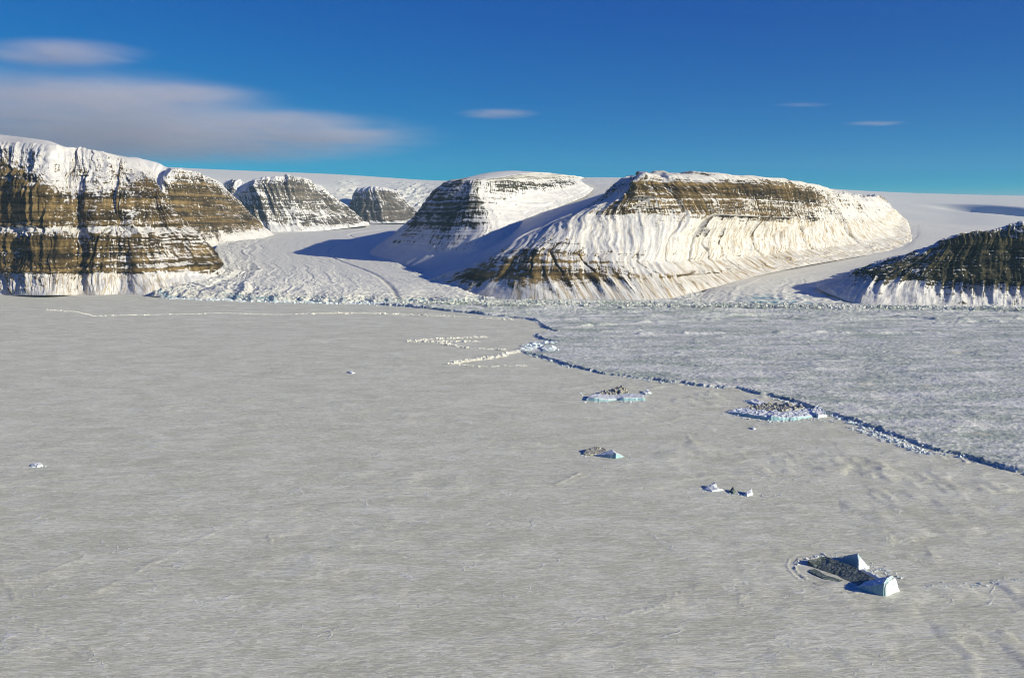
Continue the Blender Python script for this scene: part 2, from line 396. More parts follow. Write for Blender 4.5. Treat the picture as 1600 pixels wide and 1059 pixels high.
A.append([(320, 405, 8200), (300, 395, 8200, .2), (299, 392, 8202, .8), (270, 365, 8100, .85), (252, 350, 8050, .4), (250, 346, 8060, .8), (225, 325, 8000, .9), (215, 308, 8050, .8), (205, 300, 8100, .2), (205, 305, 8600, 0), (205, 310, 9500, 0)])
def dirtA(P, R, S, T, I, J):
    return .85 * (1 - sst(.9, 1.3, J)) * (1 - sst(12, 13.2, I)) + .25 * (J > 1)
build_mountain('mountain', A, [30, 20, 12, 6] + [4] * (len(A) - 7) + [16, 30], [5, 4, 3.5, 5, 4, 3.5, 5, 6, 14, 60], mat_cliff,
    'large banded brown cliff with snowy slopes at the left edge', dirt=dirtA, seed=3, cap_row=8, talus_rows=1.0, gul=1.45, strata=1.1, thr=.60,
    chutes=[(8.2, 1.0, 10.6, 6.5, 22, 60), (8.9, 1.0, 9.6, 3.6, 16, 35), (10.0, 2.2, 11.9, 6.4, 16, 40), (7.3, 1, 7.6, 6, 20, 30), (5.1, 1, 5.2, 7, 22, 30), (11.6, 1.3, 12.1, 3.2, 14, 25)])

# second massif
B = []
def add(L, *pts): L.append([tuple(p) for p in pts])
add(B, (80, 400, 9200), (90, 352, 9350), (95, 325, 9450), (100, 300, 9600), (120, 262, 9900), (130, 246, 10400), (140, 262, 14000))
add(B, (170, 400, 9200), (175, 352, 9350), (180, 325, 9450), (190, 300, 9600), (195, 266, 9900), (200, 245.5, 10500), (210, 258, 14000))
add(B, (225, 396, 9250), (225, 352, 9400), (228, 325, 9500), (228, 305, 9650), (232, 278, 9950), (243, 254, 10600), (250, 262, 14000))
add(B, (258, 394, 9300), (255, 353, 9500, .2), (252, 325, 9600, .3), (250, 300, 9720, .1), (252, 282, 9950, 0), (263, 261, 10500), (270, 268, 14000))
add(B, (285, 391, 9450), (272, 353, 9640, .9), (268, 326, 9720, .75), (264, 302, 9800, .7), (262, 276, 9900, .3), (268, 262.5, 10050, .4), (275, 268, 14000))
add(B, (315, 388, 9700), (300, 353, 9850, .95), (294, 326, 9930, .85), (288, 302, 10000, .8), (284, 278, 10080, .6), (284, 265, 10180, .5), (295, 270, 14000))
add(B, (350, 383, 10100), (335, 353, 10250, .95), (326, 326, 10320, .9), (318, 302, 10380, .85), (311, 281, 10450, .7), (309, 270, 10560, .5), (320, 276, 14000))
add(B, (395, 376, 10700), (375, 352, 10850, .95), (360, 328, 10900, .9), (347, 308, 10950, .85), (337, 292, 11020, .7), (333, 281, 11100, .4), (345, 285, 14000))
add(B, (428, 367, 11600), (403, 351, 11500, .9), (386, 334, 11500, .9), (370, 317, 11500, .8), (354, 303, 11600, .6), (345, 294, 11700, .3), (352, 296, 14000))
add(B, (415, 362, 12700), (390, 350, 12600, .9), (372, 335, 12600, .9), (358, 320, 12600, .8), (345, 308, 12600, .6), (338, 298, 12700, .3), (345, 300, 14000))
build_mountain('mountain', B, [60, 40, 14, 9, 8, 8, 8, 9, 20], [8, 6, 6, 7, 9, 60], mat_cliff,
    'ochre banded headland behind the large left cliff, snow apron below', seed=11, cap_row=5, talus_rows=.9, gul=1.25, chutes=[(5.2, 1, 5.6, 5, 20, 30), (6.6, 1, 6.3, 5, 18, 35), (7.4, .8, 7.2, 4, 18, 30)], strata=1.2, scale=1.1, bands=1.3, thr=.55, snowy=.05,
    dirt=lambda P, R, S, T, I, J: .35 * (1 - sst(.8, 1.2, J)))
Fm = []
add(Fm, (330, 362, 13700), (335, 352, 13800, .3), (340, 330, 13900, .6), (342, 312, 14000, .6), (345, 296, 14050, .3), (352, 286, 14200, .3), (360, 290, 17000))
add(Fm, (360, 364, 13300), (360, 352, 13500, .3), (362, 332, 13650, .7), (362, 312, 13750, .6), (362, 294, 13850, .6), (365, 279.5, 14000, .5), (370, 290, 17000))
add(Fm, (392, 366, 13000), (388, 350, 13200, .4), (384, 331, 13350, .7), (382, 314, 13480, .5), (380, 300, 13600, .5), (384, 286, 13800, .1), (388, 290, 17000))
add(Fm, (430, 365, 12900), (425, 350, 13100, .6), (420, 330, 13200, .6), (415, 310, 13300, .65), (408, 291, 13450, .85), (413, 279, 13600, .4), (420, 279, 17000))
add(Fm, (470, 363, 13100), (460, 350, 13250, .8), (452, 330, 13350, .55), (446, 309, 13450, .6), (440, 287, 13550, .85), (442, 276, 13700, .3), (450, 277, 17000))
add(Fm, (510, 360, 13500), (500, 350, 13600, .9), (485, 329, 13700, .65), (476, 309, 13750, .75), (470, 287, 13800, .8), (468, 277, 13900, .5), (470, 278, 17000))
add(Fm, (545, 356, 14200), (530, 349, 14200, .95), (509, 330, 14250, .8), (496, 312, 14300, .7), (487, 296, 14350, .5), (482, 284, 14450, .3), (482, 285, 17000))
add(Fm, (578, 352, 15000), (560, 347, 14900, .9), (538, 330, 14900, .8), (520, 314, 14900, .7), (505, 301, 14900, .5), (496, 293, 15000, .2), (495, 294, 17000))
add(Fm, (570, 350, 17000), (550, 345, 17000, .5), (530, 330, 17000, .5), (515, 315, 17000, .5), (500, 305, 17000, .3), (490, 298, 17000, 0), (485, 299, 18500))
build_mountain('mountain', Fm, [12, 11, 10, 10, 10, 10, 12, 30], [9, 8, 8, 8, 9, 80], mat_far,
    'snow-streaked grey mesa in the distance beyond the left glacier', seed=21, cap_row=5, talus_rows=.9, gul=1.9, strata=1.2, scale=1.5, bands=1.6, thr=.62, snowy=.16)
Gm = []
add(Gm, (535, 350, 17600), (538, 344, 17600, .3), (542, 328, 17600, .4), (546, 314, 17600, .3), (552, 302, 17700, .1), (560, 295, 18000), (565, 296, 21000))
add(Gm, (575, 350, 16900), (573, 344, 17000, .8), (573, 326, 17100, .8), (572, 310, 17200, .7), (573, 299, 17300, .6), (577, 292.5, 17500, .3), (580, 293, 21000))
add(Gm, (610, 349, 16800), (603, 345, 16900, .9), (598, 326, 17000, .8), (592, 310, 17100, .6), (589, 298, 17200, .5), (590, 292.5, 17400, .2), (592, 293, 21000))
add(Gm, (642, 348, 17200), (633, 344, 17250, .9), (622, 327, 17300, .7), (612, 312, 17300, .7), (604, 300, 17350, .6), (602, 294, 17500, .2), (604, 295, 21000))
add(Gm, (662, 345, 18200), (650, 340, 18200, .7), (640, 326, 18200, .6), (630, 314, 18200, .5), (618, 303, 18200, .3), (611, 298, 18300, .1), (610, 299, 21000))
add(Gm, (650, 340, 20000), (640, 337, 20000, .5), (630, 324, 20000, .5), (622, 313, 20000, .5), (612, 305, 20000, .3), (606, 302, 20000), (605, 303, 21500))
build_mountain('mountain', Gm, 15, [10, 10, 10, 10, 10, 90], mat_far,
    'small distant banded butte between two white glaciers', seed=31, cap_row=5, talus_rows=.8, gul=1.6, strata=1.2, scale=1.5, bands=1.8, thr=.62, snowy=.08)

Cm = []
add(Cm, (600, 375, 10500), (630, 358, 10300), (655, 338, 10200), (672, 318, 10100), (690, 300, 10000), (712, 286, 9800), (765, 275, 9900), (790, 282, 12500))
add(Cm, (585, 386, 9400), (618, 366, 9300), (648, 342, 9100), (668, 319, 9050), (688, 299, 9000), (708, 284.5, 8900), (765, 272, 9300), (790, 281, 12500))
add(Cm, (572, 400, 8300), (602, 381, 8200, 0), (637, 353, 8000, .5), (659, 327, 7950, .7), (681, 300, 7900, .6), (703, 283.5, 7850, .5), (768, 269, 8900), (795, 280, 12500))
add(Cm, (600, 416, 7450), (640, 390, 7400, 0), (668, 357, 7420, .45), (686, 325, 7450, .75), (701, 300, 7500, .6), (717, 281, 7550, .8), (790, 267, 8800), (805, 279, 12500))
add(Cm, (640, 431, 6900), (690, 396, 7000, 0), (708, 358, 7150, .45), (722, 325, 7250, .75), (729, 302, 7350, .45), (736, 281.5, 7450, .5), (808, 266.5, 8800), (820, 278, 12500))
add(Cm, (705, 424, 6650), (745, 395, 6800, 0), (760, 358, 7000, .35), (752, 324, 7180, .6), (744, 301, 7330, .4), (746, 281.5, 7500, .5), (826, 267.5, 8800), (840, 278, 12500))
add(Cm, (795, 372, 7000), (790, 358, 7080, 0), (776, 343, 7180, .15), (765, 325, 7300, .1), (755, 303, 7420, .05), (758, 281.5, 7600, .25), (840, 268.5, 8800), (850, 278, 12500))
add(Cm, (830, 340, 7800), (820, 334, 7850), (808, 324, 7900, .05), (798, 311, 7950, .05), (792, 291, 8020, .8), (788, 280.5, 8080, .45), (852, 269.5, 9000), (860, 278, 12500))
add(Cm, (872, 324, 8450), (864, 319, 8500), (852, 311, 8550), (843, 303, 8600), (836, 288, 8670, .7), (828, 280, 8720, .4), (872, 272, 9400), (880, 278, 12500))
add(Cm, (912, 308, 9350), (905, 304, 9400), (897, 299, 9450), (890, 295, 9480), (884, 287, 9540, .6), (878, 280.5, 9600, .35), (898, 275, 10300), (905, 279, 12500))
add(Cm, (928, 295, 10500), (924, 293, 10500), (919, 290, 10500), (915, 288, 10500), (911, 285, 10500), (907, 280.5, 10600), (914, 277.5, 11200), (918, 280, 13000))
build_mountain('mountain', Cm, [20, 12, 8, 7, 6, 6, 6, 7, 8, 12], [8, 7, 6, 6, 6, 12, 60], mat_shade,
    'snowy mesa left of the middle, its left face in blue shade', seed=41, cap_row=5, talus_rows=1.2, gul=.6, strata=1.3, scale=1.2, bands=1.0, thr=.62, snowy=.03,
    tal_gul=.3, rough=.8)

# the big central mesa
Dm = []
add(Dm, (900, 350, 8200), (910, 345, 8150), (915, 340, 8100), (925, 330, 8050), (945, 315, 8000, .5), (960, 302, 8000, .7), (968, 292, 8000, .8), (980, 284, 8050, .3), (995, 279, 8600), (1000, 281, 10500))
add(Dm, (845, 368, 6900), (865, 355, 6850), (880, 345, 6800), (905, 332, 6750), (937, 314, 6700, .5), (953, 302, 6700, .7), (965, 291, 6700, .8), (975, 282, 6750, .3), (992, 276, 7200), (1000, 280, 9800))
add(Dm, (755, 403, 6350), (795, 388, 6250), (825, 372, 6200, .1), (870, 350, 6150, .1), (925, 326, 6080, .5), (948, 311, 6080, .8), (963, 297, 6080, .8), (982, 282, 6120, .5), (1003, 273, 6400), (1020, 278, 9500))
add(Dm, (655, 442, 6050), (715, 428, 5920, .2), (745, 416, 5880, .5), (812, 376, 5850, .3), (895, 338, 5880, .2), (948, 316, 5900, .5), (968, 298, 5930, .7), (989, 279, 5980, .6), (1010, 271.5, 6200, .3), (1030, 277, 9500))
add(Dm, (700, 456, 5700), (742, 430, 5700, .9), (775, 406, 5700, .8), (840, 367, 5730, .3), (915, 334, 5800, .2), (960, 313, 5830, .35), (979, 295, 5860, .3), (1000, 276, 5920, .2), (1018, 271, 6150, .5), (1040, 277, 9500))
add(Dm, (752, 465, 5400), (785, 430, 5480, .95), (810, 398, 5540, .7), (872, 362, 5660, .2), (938, 335, 5760, .35), (978, 309, 5790, .9), (989, 290, 5810, .9), (1008, 276, 5890, .1), (1025, 271, 6100, .5), (1050, 277, 9500))
add(Dm, (830, 470, 5200), (835, 430, 5360, .95), (848, 393, 5470, .7), (905, 362, 5620, .1), (965, 335, 5770, .4), (996, 306, 5800, .62), (1002, 287, 5830, .95), (1026, 277, 5930, 0), (1040, 271.5, 6150, .5), (1060, 277, 9500))
add(Dm, (920, 471, 5180), (905, 430, 5340, .9), (908, 398, 5440, .5), (950, 365, 5600, .05), (1012, 334, 5820, .4), (1027, 306, 5850, .65), (1032, 288, 5880, .95), (1047, 278, 5960, 0), (1060, 272, 6200, .3), (1080, 277, 9500))
add(Dm, (1000, 471, 5170), (975, 430, 5340, .65), (972, 405, 5430, .35), (1010, 368, 5640, .05), (1060, 334, 5880, .4), (1071, 307, 5920, .65), (1074, 289, 5950, .95), (1082, 278, 6050, 0), (1092, 271, 6250, .5), (1110, 277, 9500))
add(Dm, (1052, 466, 5300), (1030, 431, 5440, .5), (1015, 410, 5520, .3), (1050, 370, 5740, .05), (1107, 335, 5980, .5), (1115, 308, 6020, .52), (1117, 289, 6050, .95), (1122, 278, 6150, 0), (1127, 272, 6350, .5), (1140, 279, 9500))
add(Dm, (1112, 450, 5650), (1088, 428, 5730, .5), (1070, 408, 5810, .2), (1102, 370, 5990, .05), (1152, 337, 6200, .5), (1156, 312, 6240, .5), (1157, 290, 6280, .9), (1160, 281, 6380, 0), (1165, 277.5, 6600, .1), (1180, 282, 9500))
add(Dm, (1180, 432, 6050), (1158, 420, 6100, .45), (1140, 404, 6180, .25), (1162, 372, 6340, .1), (1202, 340, 6550, .5), (1206, 316, 6590, .48), (1207, 292, 6630, .9), (1210, 283, 6720, .1), (1215, 280.5, 6950, .1), (1230, 285, 9800))
add(Dm, (1260, 415, 6550), (1238, 407, 6600, .35), (1218, 395, 6680, .25), (1232, 370, 6830, .15), (1252, 340, 7050, .4), (1252, 320, 7090, .42), (1252, 299, 7130, .75), (1254, 290, 7220, .2), (1262, 287.5, 7500), (1275, 291, 10000))
add(Dm, (1330, 403, 7150), (1308, 397, 7220, .35), (1288, 388, 7280, .3), (1290, 370, 7430, .25), (1297, 343, 7650, .3), (1292, 325, 7700, .45), (1291, 308, 7750, .35), (1292, 300, 7850, .2), (1302, 297, 8300), (1310, 299, 10500))
add(Dm, (1390, 392, 7950), (1375, 387, 8000, .3), (1353, 379, 8080, .3), (1345, 365, 8200, .25), (1342, 345, 8350, .15), (1334, 328, 8400, .35), (1330, 313, 8450, .3), (1327, 306, 8550, .15), (1337, 303.5, 9200), (1345, 305, 11000))
add(Dm, (1424, 380, 8700), (1412, 376, 8720, .35), (1395, 370, 8760, .3), (1380, 360, 8820, .25), (1368, 345, 8900, .1), (1358, 330, 9000, .3), (1352, 317, 9100, .2), (1349, 309, 9300, .1), (1352, 306, 10000), (1360, 307, 11500))
add(Dm, (1424, 368, 9500), (1416, 362, 9600, .1), (1404, 354, 9700, .1), (1395, 345, 9750, .1), (1386, 336, 9800, .1), (1377, 326, 9850, .2), (1369, 316, 9900, .1), (1363, 309, 10000, .1), (1362, 306, 10500), (1370, 307, 12500))
add(Dm, (1420, 352, 10600), (1416, 347, 10650, .2), (1409, 341, 10700, .3), (1402, 334, 10700, .4), (1394, 326, 10750, .4), (1385, 317, 10800, .6), (1377, 311, 10850, .7), (1370, 307.5, 10900, .6), (1372, 305, 11200), (1380, 307, 13000))
add(Dm, (1405, 345, 12500), (1400, 342, 12500, .1), (1396, 337, 12500, .2), (1390, 330, 12500, .3), (1384, 322, 12500, .3), (1378, 316, 12500, .3), (1372, 311, 12500, .3), (1368, 308, 12500, .3), (1368, 307, 12600), (1372, 309, 13500))
# the lower slopes run straight from the foot of the upper cliff down to the glacier
for ci, c in enumerate(Dm):
    wgt = min(1, max(0, (ci - 5) / 3.0)) * .95
    if wgt <= 0: continue
    (v0, Y0), (v4, Y4) = (c[0][1], c[0][2]), (c[4][1], c[4][2])
    z0 = 450 - (v0 - 350) / 1386 * Y0; z4 = 450 - (v4 - 350) / 1386 * Y4; m_ = (z4 - z0) / max(1.0, Y4 - Y0)
    for k in (1, 2, 3):
        u, v, Y, r_ = (c[k] + (0,))[:4]
        Yn = (450 - z0 + m_ * Y0) / (m_ + (v - 350) / 1386)
        c[k] = (u, v, Y + wgt * (Yn - Y), r_)
def dirtD(P, R, S, T, I, J):
    return .55 * (1 - sst(.8, 1.3, J)) * sst(4.5, 6, I) + 1.0 * sst(8.5, 12, I) * (1 - sst(3.3, 4.6, J)) + .38
build_mountain('mountain', Dm, [25, 12, 8, 5, 4.5, 4.5, 4.5, 4.5, 4.5, 5, 5, 6, 6, 7, 8, 9, 10, 25], [5, 4.5, 5, 5.5, 4, 4, 5, 9, 60], mat_cliff,
    'broad flat-topped mesa in the middle with a brown cliff band under its snowy rim', seed=57, cap_row=8, talus_rows=1.0, gul=.9, strata=.9, thr=.60,
    tal_gul=1.3, ribs=lambda I: 1.15 * (1 - .75 * sst(7.5, 9.5, I)), rfun=lambda R, I, J: R * (1 - .6 * sst(2.3, 2.9, J) * (1 - sst(3.7, 3.98, J)) * (1 - .4 * sst(11.5, 13, I))) * (1 - .85 * sst(7.5, 9, I) * sst(1.08, 1.35, J) * (1 - sst(3.7, 3.95, J))), chutes=[(10.3, 1.6, 9.0, 4.3, 13, 48), (9.6, 1.7, 8.3, 3.9, 9, 34), (10.9, 1.3, 9.7, 3.4, 9, 30), (14.0, 1.0, 13.0, 6.4, 24, 60), (12.0, 1.0, 10.8, 3.9, 12, 20), (11.1, 1.3, 10.2, 3.5, 10, 16), (9.0, 1.05, 8.3, 2.3, 10, 18), (6.6, 1, 6.1, 2.4, 12, 28), (5.9, 1, 5.5, 2.6, 12, 28), (5.2, 1, 4.9, 2.8, 12, 28), (7.4, 1, 6.8, 2.3, 10, 20), (13.0, 1, 12.2, 3.5, 12, 24)], dirt=dirtD, slant=.95, line=.72,
    snowy=lambda I, J: .24 * sst(11.8, 13.2, I) + .16 * sst(8.5, 10.5, I) * (1 - sst(4.9, 5.4, J)) + .10)

Hm = []
add(Hm, (1400, 412, 6700), (1410, 409, 6650), (1415, 407, 6650), (1425, 404, 6650), (1435, 401, 6650), (1450, 398, 6650), (1475, 395, 6650), (1500, 392, 7500))
add(Hm, (1345, 426, 5900), (1360, 421, 5850, .2), (1370, 417, 5850, .4), (1385, 413, 5840, .5), (1400, 408, 5840, .5), (1420, 402, 5850, .3), (1455, 391, 5900), (1490, 391, 7000))
add(Hm, (1278, 446, 5480), (1310, 440, 5440, .1), (1338, 428, 5430, .5), (1352, 424, 5430, .8), (1378, 417, 5430, .4), (1405, 410, 5450, .1), (1436, 404, 5530), (1480, 396, 6700))
add(Hm, (1305, 463, 5130), (1325, 446, 5190, .3), (1345, 430, 5250, .9), (1366, 422, 5270, .9), (1400, 411, 5290, .9), (1430, 403, 5310, .4), (1456, 391, 5360), (1490, 392, 6500))
add(Hm, (1350, 477, 4890), (1360, 452, 4980, .2), (1376, 431, 5070, .95), (1392, 420, 5100, .98), (1422, 407, 5120, .98), (1452, 393, 5150, .6), (1480, 380, 5250, .1), (1510, 381, 6500))
add(Hm, (1430, 479, 4860), (1432, 453, 4950, .2), (1437, 433, 5040, .95), (1442, 418, 5070, .98), (1457, 403, 5095, .98), (1477, 384, 5130, .8), (1503, 370, 5230, .1), (1530, 373, 6500))
add(Hm, (1510, 480, 4840), (1511, 456, 4930, .25), (1512, 437, 5020, .95), (1512, 418, 5050, .98), (1517, 399, 5080, .98), (1527, 376, 5110, .9), (1542, 362, 5220, .3), (1560, 365, 6500))
add(Hm, (1600, 481, 4820), (1600, 459, 4910, .3), (1600, 441, 5000, .95), (1600, 418, 5030, .98), (1600, 395, 5060, .98), (1600, 367, 5090, .9), (1600, 347, 5200, .6), (1610, 350, 6500))
add(Hm, (1720, 482, 4790), (1720, 460, 4880, .3), (1720, 442, 4980, .95), (1720, 415, 5010, .98), (1720, 385, 5050, .98), (1720, 350, 5100, .9), (1720, 328, 5250, .3), (1730, 330, 6500))
add(Hm, (2000, 486, 4700), (2000, 462, 4800, .3), (2000, 440, 4900, .9), (2000, 400, 4950, .98), (2000, 360, 5000, .98), (2000, 320, 5080, .7), (2000, 295, 5300), (2000, 297, 6500))
add(Hm, (2700, 495, 4450), (2700, 470, 4550, .3), (2700, 440, 4650, .9), (2700, 380, 4720, .98), (2700, 340, 4800, .98), (2700, 300, 4900, .7), (2700, 270, 5200), (2700, 275, 6500))
build_mountain('mountain', Hm, [25, 10, 6, 5, 4.5, 4.5, 4.5, 6, 12, 30], [4, 4, 4, 4, 4, 5, 50], mat_right_shade,
    'dark layered cliff rising at the right edge above gullied snow', seed=73, cap_row=6, talus_rows=2.0, gul=1.5, strata=1.0, thr=.56, tal_gul=.3, scale=.8, ribs=2.5, snowy=.02,
    dirt=lambda P, R, S, T, I, J: .3 * (1 - sst(1.2, 2, J)))

# ------------------------------------------------------------------ glaciers and ice cap
def build_sheet(name, K, ds, dt, mat, label, cat, fn):
    K = np.array(K, float)
    if K.shape[-1] == 3: K = np.concatenate([K, np.zeros(K.shape[:-1] + (1,))], -1)
    P, R, S, T, I, J = loft_world(K, ds, dt)
    P, cr, dirt = fn(P, S, T, I, J)
    me = mesh_np(name, P, grid_quads(*S.shape), {'crev': cr.ravel(), 'dirt': dirt.ravel()})
    o = link(name, me, mat); tag(o, label, cat, kind='structure'); return o

# left glacier: columns across (west to east), rows up-valley
rows = [  # z, Y, u at five stations
    (-4, [5560, 5230, 5120, 5090, 5080], [235, 380, 500, 620, 770]),
    (9, [5620, 5270, 5150, 5120, 5110], [240, 385, 500, 620, 765]),
    (22, [5800, 5450, 5320, 5300, 5280], [265, 390, 500, 610, 750]),
    (62, [6150, 6000, 5950, 5900, 5800], [320, 400, 490, 580, 700]),
    (95, [6750, 6750, 6700, 6700, 6550], [340, 410, 480, 560, 650]),
    (150, [7900, 7900, 7900, 7800, 7600], [330, 400, 460, 530, 610]),
    (228, [9600, 9600, 9600, 9500, 9400], [340, 400, 450, 520, 620]),
    (305, [12000, 12000, 12000, 12000, 12000], [390, 430, 480, 550, 640]),
    (378, [14500, 14500, 14500, 14500, 14500], [420, 480, 540, 600, 680]),
    (455, [17500, 17500, 17500, 17500, 17500], [480, 540, 600, 660, 720]),
    (700, [20500] * 5, [500, 560, 620, 680, 740])]
K = [[uz(r[2][i], r[0], r[1][i]) for r in rows] for i in range(5)]
def fn_left(P, S, T, I, J):
    x, y = P[..., 0], P[..., 1]
    a = I / 4.0
    w = fbm(x / 300, y / 300, 3, 101)
    lines = ridged(a * 24 + w * .9, T / 1500, 3, 102) * (.35 + .9 * np.abs(fbm(x / 500, y / 800, 2, 107)) * 2)                          # flow lines
    crev = ridged((T + 260 * np.sin(a * 3.1) + 30 * w) / 40, S / 300, 2, 103)   # arched crevasses
    lo = 1 - sst(2.0, 5.5, J)
    rim = sst(.30, .05, a) + .5 * sst(.9, 1.0, a)
    front = 1 - sst(1.2, 2.6, J)
    fine = fbm(x / 15, y / 15, 3, 104)
    amp = .35 + 1.2 * lo * (1 - .65 * sst(.45, .8, a)) + .8 * rim
    med = np.exp(-((a - (.76 + .05 * np.sin(T / 700))) / .008) ** 2) 
    dz = amp * (lines * (5 + 5 * sst(.6, .2, a)) + crev * 5 + fine * 3.5) + front * (fbm(x / 17, y / 13, 4, 105, .68) * 17 + 1) - med * 7
    dz = dz + 8 * np.exp(-((a - .22) / .03) ** 2) * lo
    ends = sst(0, .8, J)
    P = P.copy(); P[..., 1] += (1 - sst(.9, 3, J)) * (fbm(x / 170, y / 900, 3, 108) * 110 - 20); P[..., 2] += dz * (.3 + .7 * ends)
    cr = np.clip(.25 - .3 * crev * amp * .5 - .35 * fine + .32 * front * (1 - .3 * np.abs(fine)), 0, 1) * (.55 + .45 * front)
    dirt = np.clip(med * .55 * lo + .25 * front + .45 * sst(.06, .0, a) * lo + .30 * sst(.2, .1, a) * sst(-.1, .4, -lines) * lo, 0, 1)
    return P, cr, dirt
build_sheet('glacier', K, [5, 5, 5, 6], [3, 3.5, 5, 8, 11, 16, 24, 40, 50, 80], mat_glacier,
            'wide crevassed glacier flowing out between the left cliffs and the shaded mesa', 'glacier', fn_left)

def colpx(L): return [at(*p) for p in L]
KE = [colpx([(600, 450, 5900), (640, 436, 6600), (700, 408, 7050), (762, 372, 7250), (780, 349, 7700), (825, 330, 8400), (885, 312, 9600), (900, 293, 11200), (880, 280, 15500)]),
      colpx([(660, 455, 5850), (690, 436, 6250), (750, 400, 6600), (815, 366, 6900), (858, 341, 7400), (900, 323, 8300), (938, 305, 9700), (960, 291, 11600), (970, 279.3, 16000)]),
      colpx([(740, 470, 5300), (770, 448, 5800), (820, 405, 6150), (880, 368, 6500), (930, 345, 7000), (975, 325, 7900), (1005, 306, 9600), (1040, 292, 11600), (1060, 279.5, 16000)])]
def fn_mid(P, S, T, I, J):
    x, y = P[..., 0], P[..., 1]
    dz = fbm(x / 300, y / 300, 3, 111) * 10 + ridged(I * 7 + fbm(x / 400, y / 400, 2, 112), T / 3000, 2, 113) * 2.5 + fbm(x / 50, y / 50, 3, 114) * 2
    P = P.copy(); P[..., 2] += dz; return P, np.zeros_like(x) + .05, .1 * sst(.4, .8, ridged(x / 200, y / 90, 2, 115))
build_sheet('glacier', KE, 12, 14, mat_glacier, 'smooth snow-covered glacier lying in blue shadow between the two middle mesas', 'glacier', fn_mid)
KR = [colpx([(1062, 476, 5000), (1080, 468, 5200), (1098, 456, 5560), (1130, 443, 5850), (1200, 426, 6300), (1300, 408, 7000), (1375, 394, 7850), (1405, 372, 9300), (1400, 352, 11000)]),
      colpx([(1130, 478, 4930), (1130, 466, 5170), (1145, 448, 5550), (1180, 436, 5900), (1250, 421, 6350), (1340, 404, 7100), (1408, 389, 8000), (1430, 370, 9400), (1430, 351, 11000)]),
      colpx([(1215, 480, 4870), (1212, 468, 5080), (1212, 450, 5500), (1228, 436, 5850), (1290, 419, 6350), (1370, 403, 7100), (1430, 387, 8000), (1455, 368, 9400), (1470, 351, 11000)]),
      colpx([(1355, 482, 4830), (1330, 472, 5000), (1300, 453, 5420), (1300, 437, 5760), (1380, 420, 6150), (1470, 404, 6800), (1530, 390, 7600), (1600, 372, 9000), (1700, 356, 11000)])]
def fn_right(P, S, T, I, J):
    x, y = P[..., 0], P[..., 1]; a = I / 3.0
    w = fbm(x / 260, y / 260, 3, 121); lo = 1 - sst(2.0, 4.2, J)
    fl = ridged(a * 20 + w, T / 2500, 2, 122)
    cv = ridged((T - 500 * (a - .5) ** 2 + 50 * w) / 48, S / 200, 2, 123)
    fine = fbm(x / 20, y / 20, 3, 124); fr = (1 - sst(.6, 2.2, J)) * np.exp(-((a - .62) / .33) ** 2)
    P = P.copy(); P[..., 2] += (.25 + .9 * lo) * (fl * 2.5 + cv * 2.5 + fine * 2.2) * sst(0, .6, J) + fr * fine * 7 + 4 * w
    cr = np.clip(.12 * lo - .3 * cv * lo - .3 * fine * lo + .55 * fr, 0, 1)
    return P, cr, .25 * sst(.1, 0, a) * lo
build_sheet('glacier', KR, 8, [4, 5, 6, 7, 10, 14, 20, 30], mat_glacier, 'narrow glacier curving down between the central mesa and the dark right cliff', 'glacier', fn_right)

capc = []
for u, r in [(-1500, [(-1500, 330, 12000), (-1500, 300, 14000), (-1500, 270, 17000), (-1500, 240, 24000), (-1500, 245, 34000)]),
             (-400, [(-400, 340, 16000), (-400, 300, 18000), (-400, 268, 21000), (-400, 245, 27000), (-400, 250, 38000)]),
             (150, [(200, 345, 18000), (200, 300, 20000), (190, 272, 23000), (180, 258, 28000), (150, 264, 39000)]),
             (300, [(330, 345, 18500), (330, 305, 20000), (320, 276, 23000), (310, 263.5, 28000), (300, 268, 39000)]),
             (420, [(440, 345, 18500), (440, 310, 20500), (430, 282, 23000), (420, 268, 28000), (420, 272, 39000)]),
             (520, [(520, 352, 18500), (525, 320, 20500), (520, 290, 23000), (520, 272, 28000), (520, 276, 39000)]),
             (600, [(600, 352, 18500), (600, 325, 21000), (600, 296, 23500), (600, 277, 28000), (600, 281, 39000)]),
             (660, [(670, 348, 18500), (665, 325, 21000), (660, 298, 23500), (660, 281, 28000), (660, 285, 39000)]),
             (720, [(720, 345, 17500), (720, 320, 20000), (720, 296, 23000), (720, 282.5, 28000), (720, 286, 39000)]),
             (830, [(830, 340, 15500), (830, 310, 18000), (830, 290, 22000), (830, 278.5, 28000), (830, 283, 39000)]),
             (960, [(960, 330, 14500), (960, 300, 17000), (960, 285, 21000), (960, 277.2, 28000), (960, 282, 39000)]),
             (1150, [(1150, 335, 13000), (1150, 308, 16500), (1150, 293, 21000), (1150, 283, 28000), (1150, 287, 39000)]),
             (1300, [(1300, 345, 12500), (1300, 318, 15500), (1300, 304, 20000), (1300, 295, 27000), (1300, 299, 39000)]),
             (1400, [(1390, 360, 11000), (1400, 330, 14500), (1400, 311, 19500), (1400, 300.5, 27000), (1400, 304, 39000)]),
             (1480, [(1480, 368, 10200), (1480, 342, 13000), (1480, 316, 18500), (1480, 303, 27000), (1480, 307, 39000)]),
             (1560, [(1580, 374, 9600), (1565, 344, 12500), (1560, 319, 18000), (1560, 305, 26500), (1560, 309, 39000)]),
             (1680, [(1700, 376, 9600), (1690, 346, 12500), (1680, 322, 17500), (1680, 307, 26500), (1680, 311, 39000)]),
             (2100, [(2100, 376, 9500), (2100, 346, 12500), (2100, 322, 17500), (2100, 309, 26500), (2100, 313, 39000)]),
             (3200, [(3200, 376, 9500), (3200, 346, 12500), (3200, 322, 17500), (3200, 309, 26500), (3200, 313, 39000)])]:
    capc.append([at(*p) for p in r])
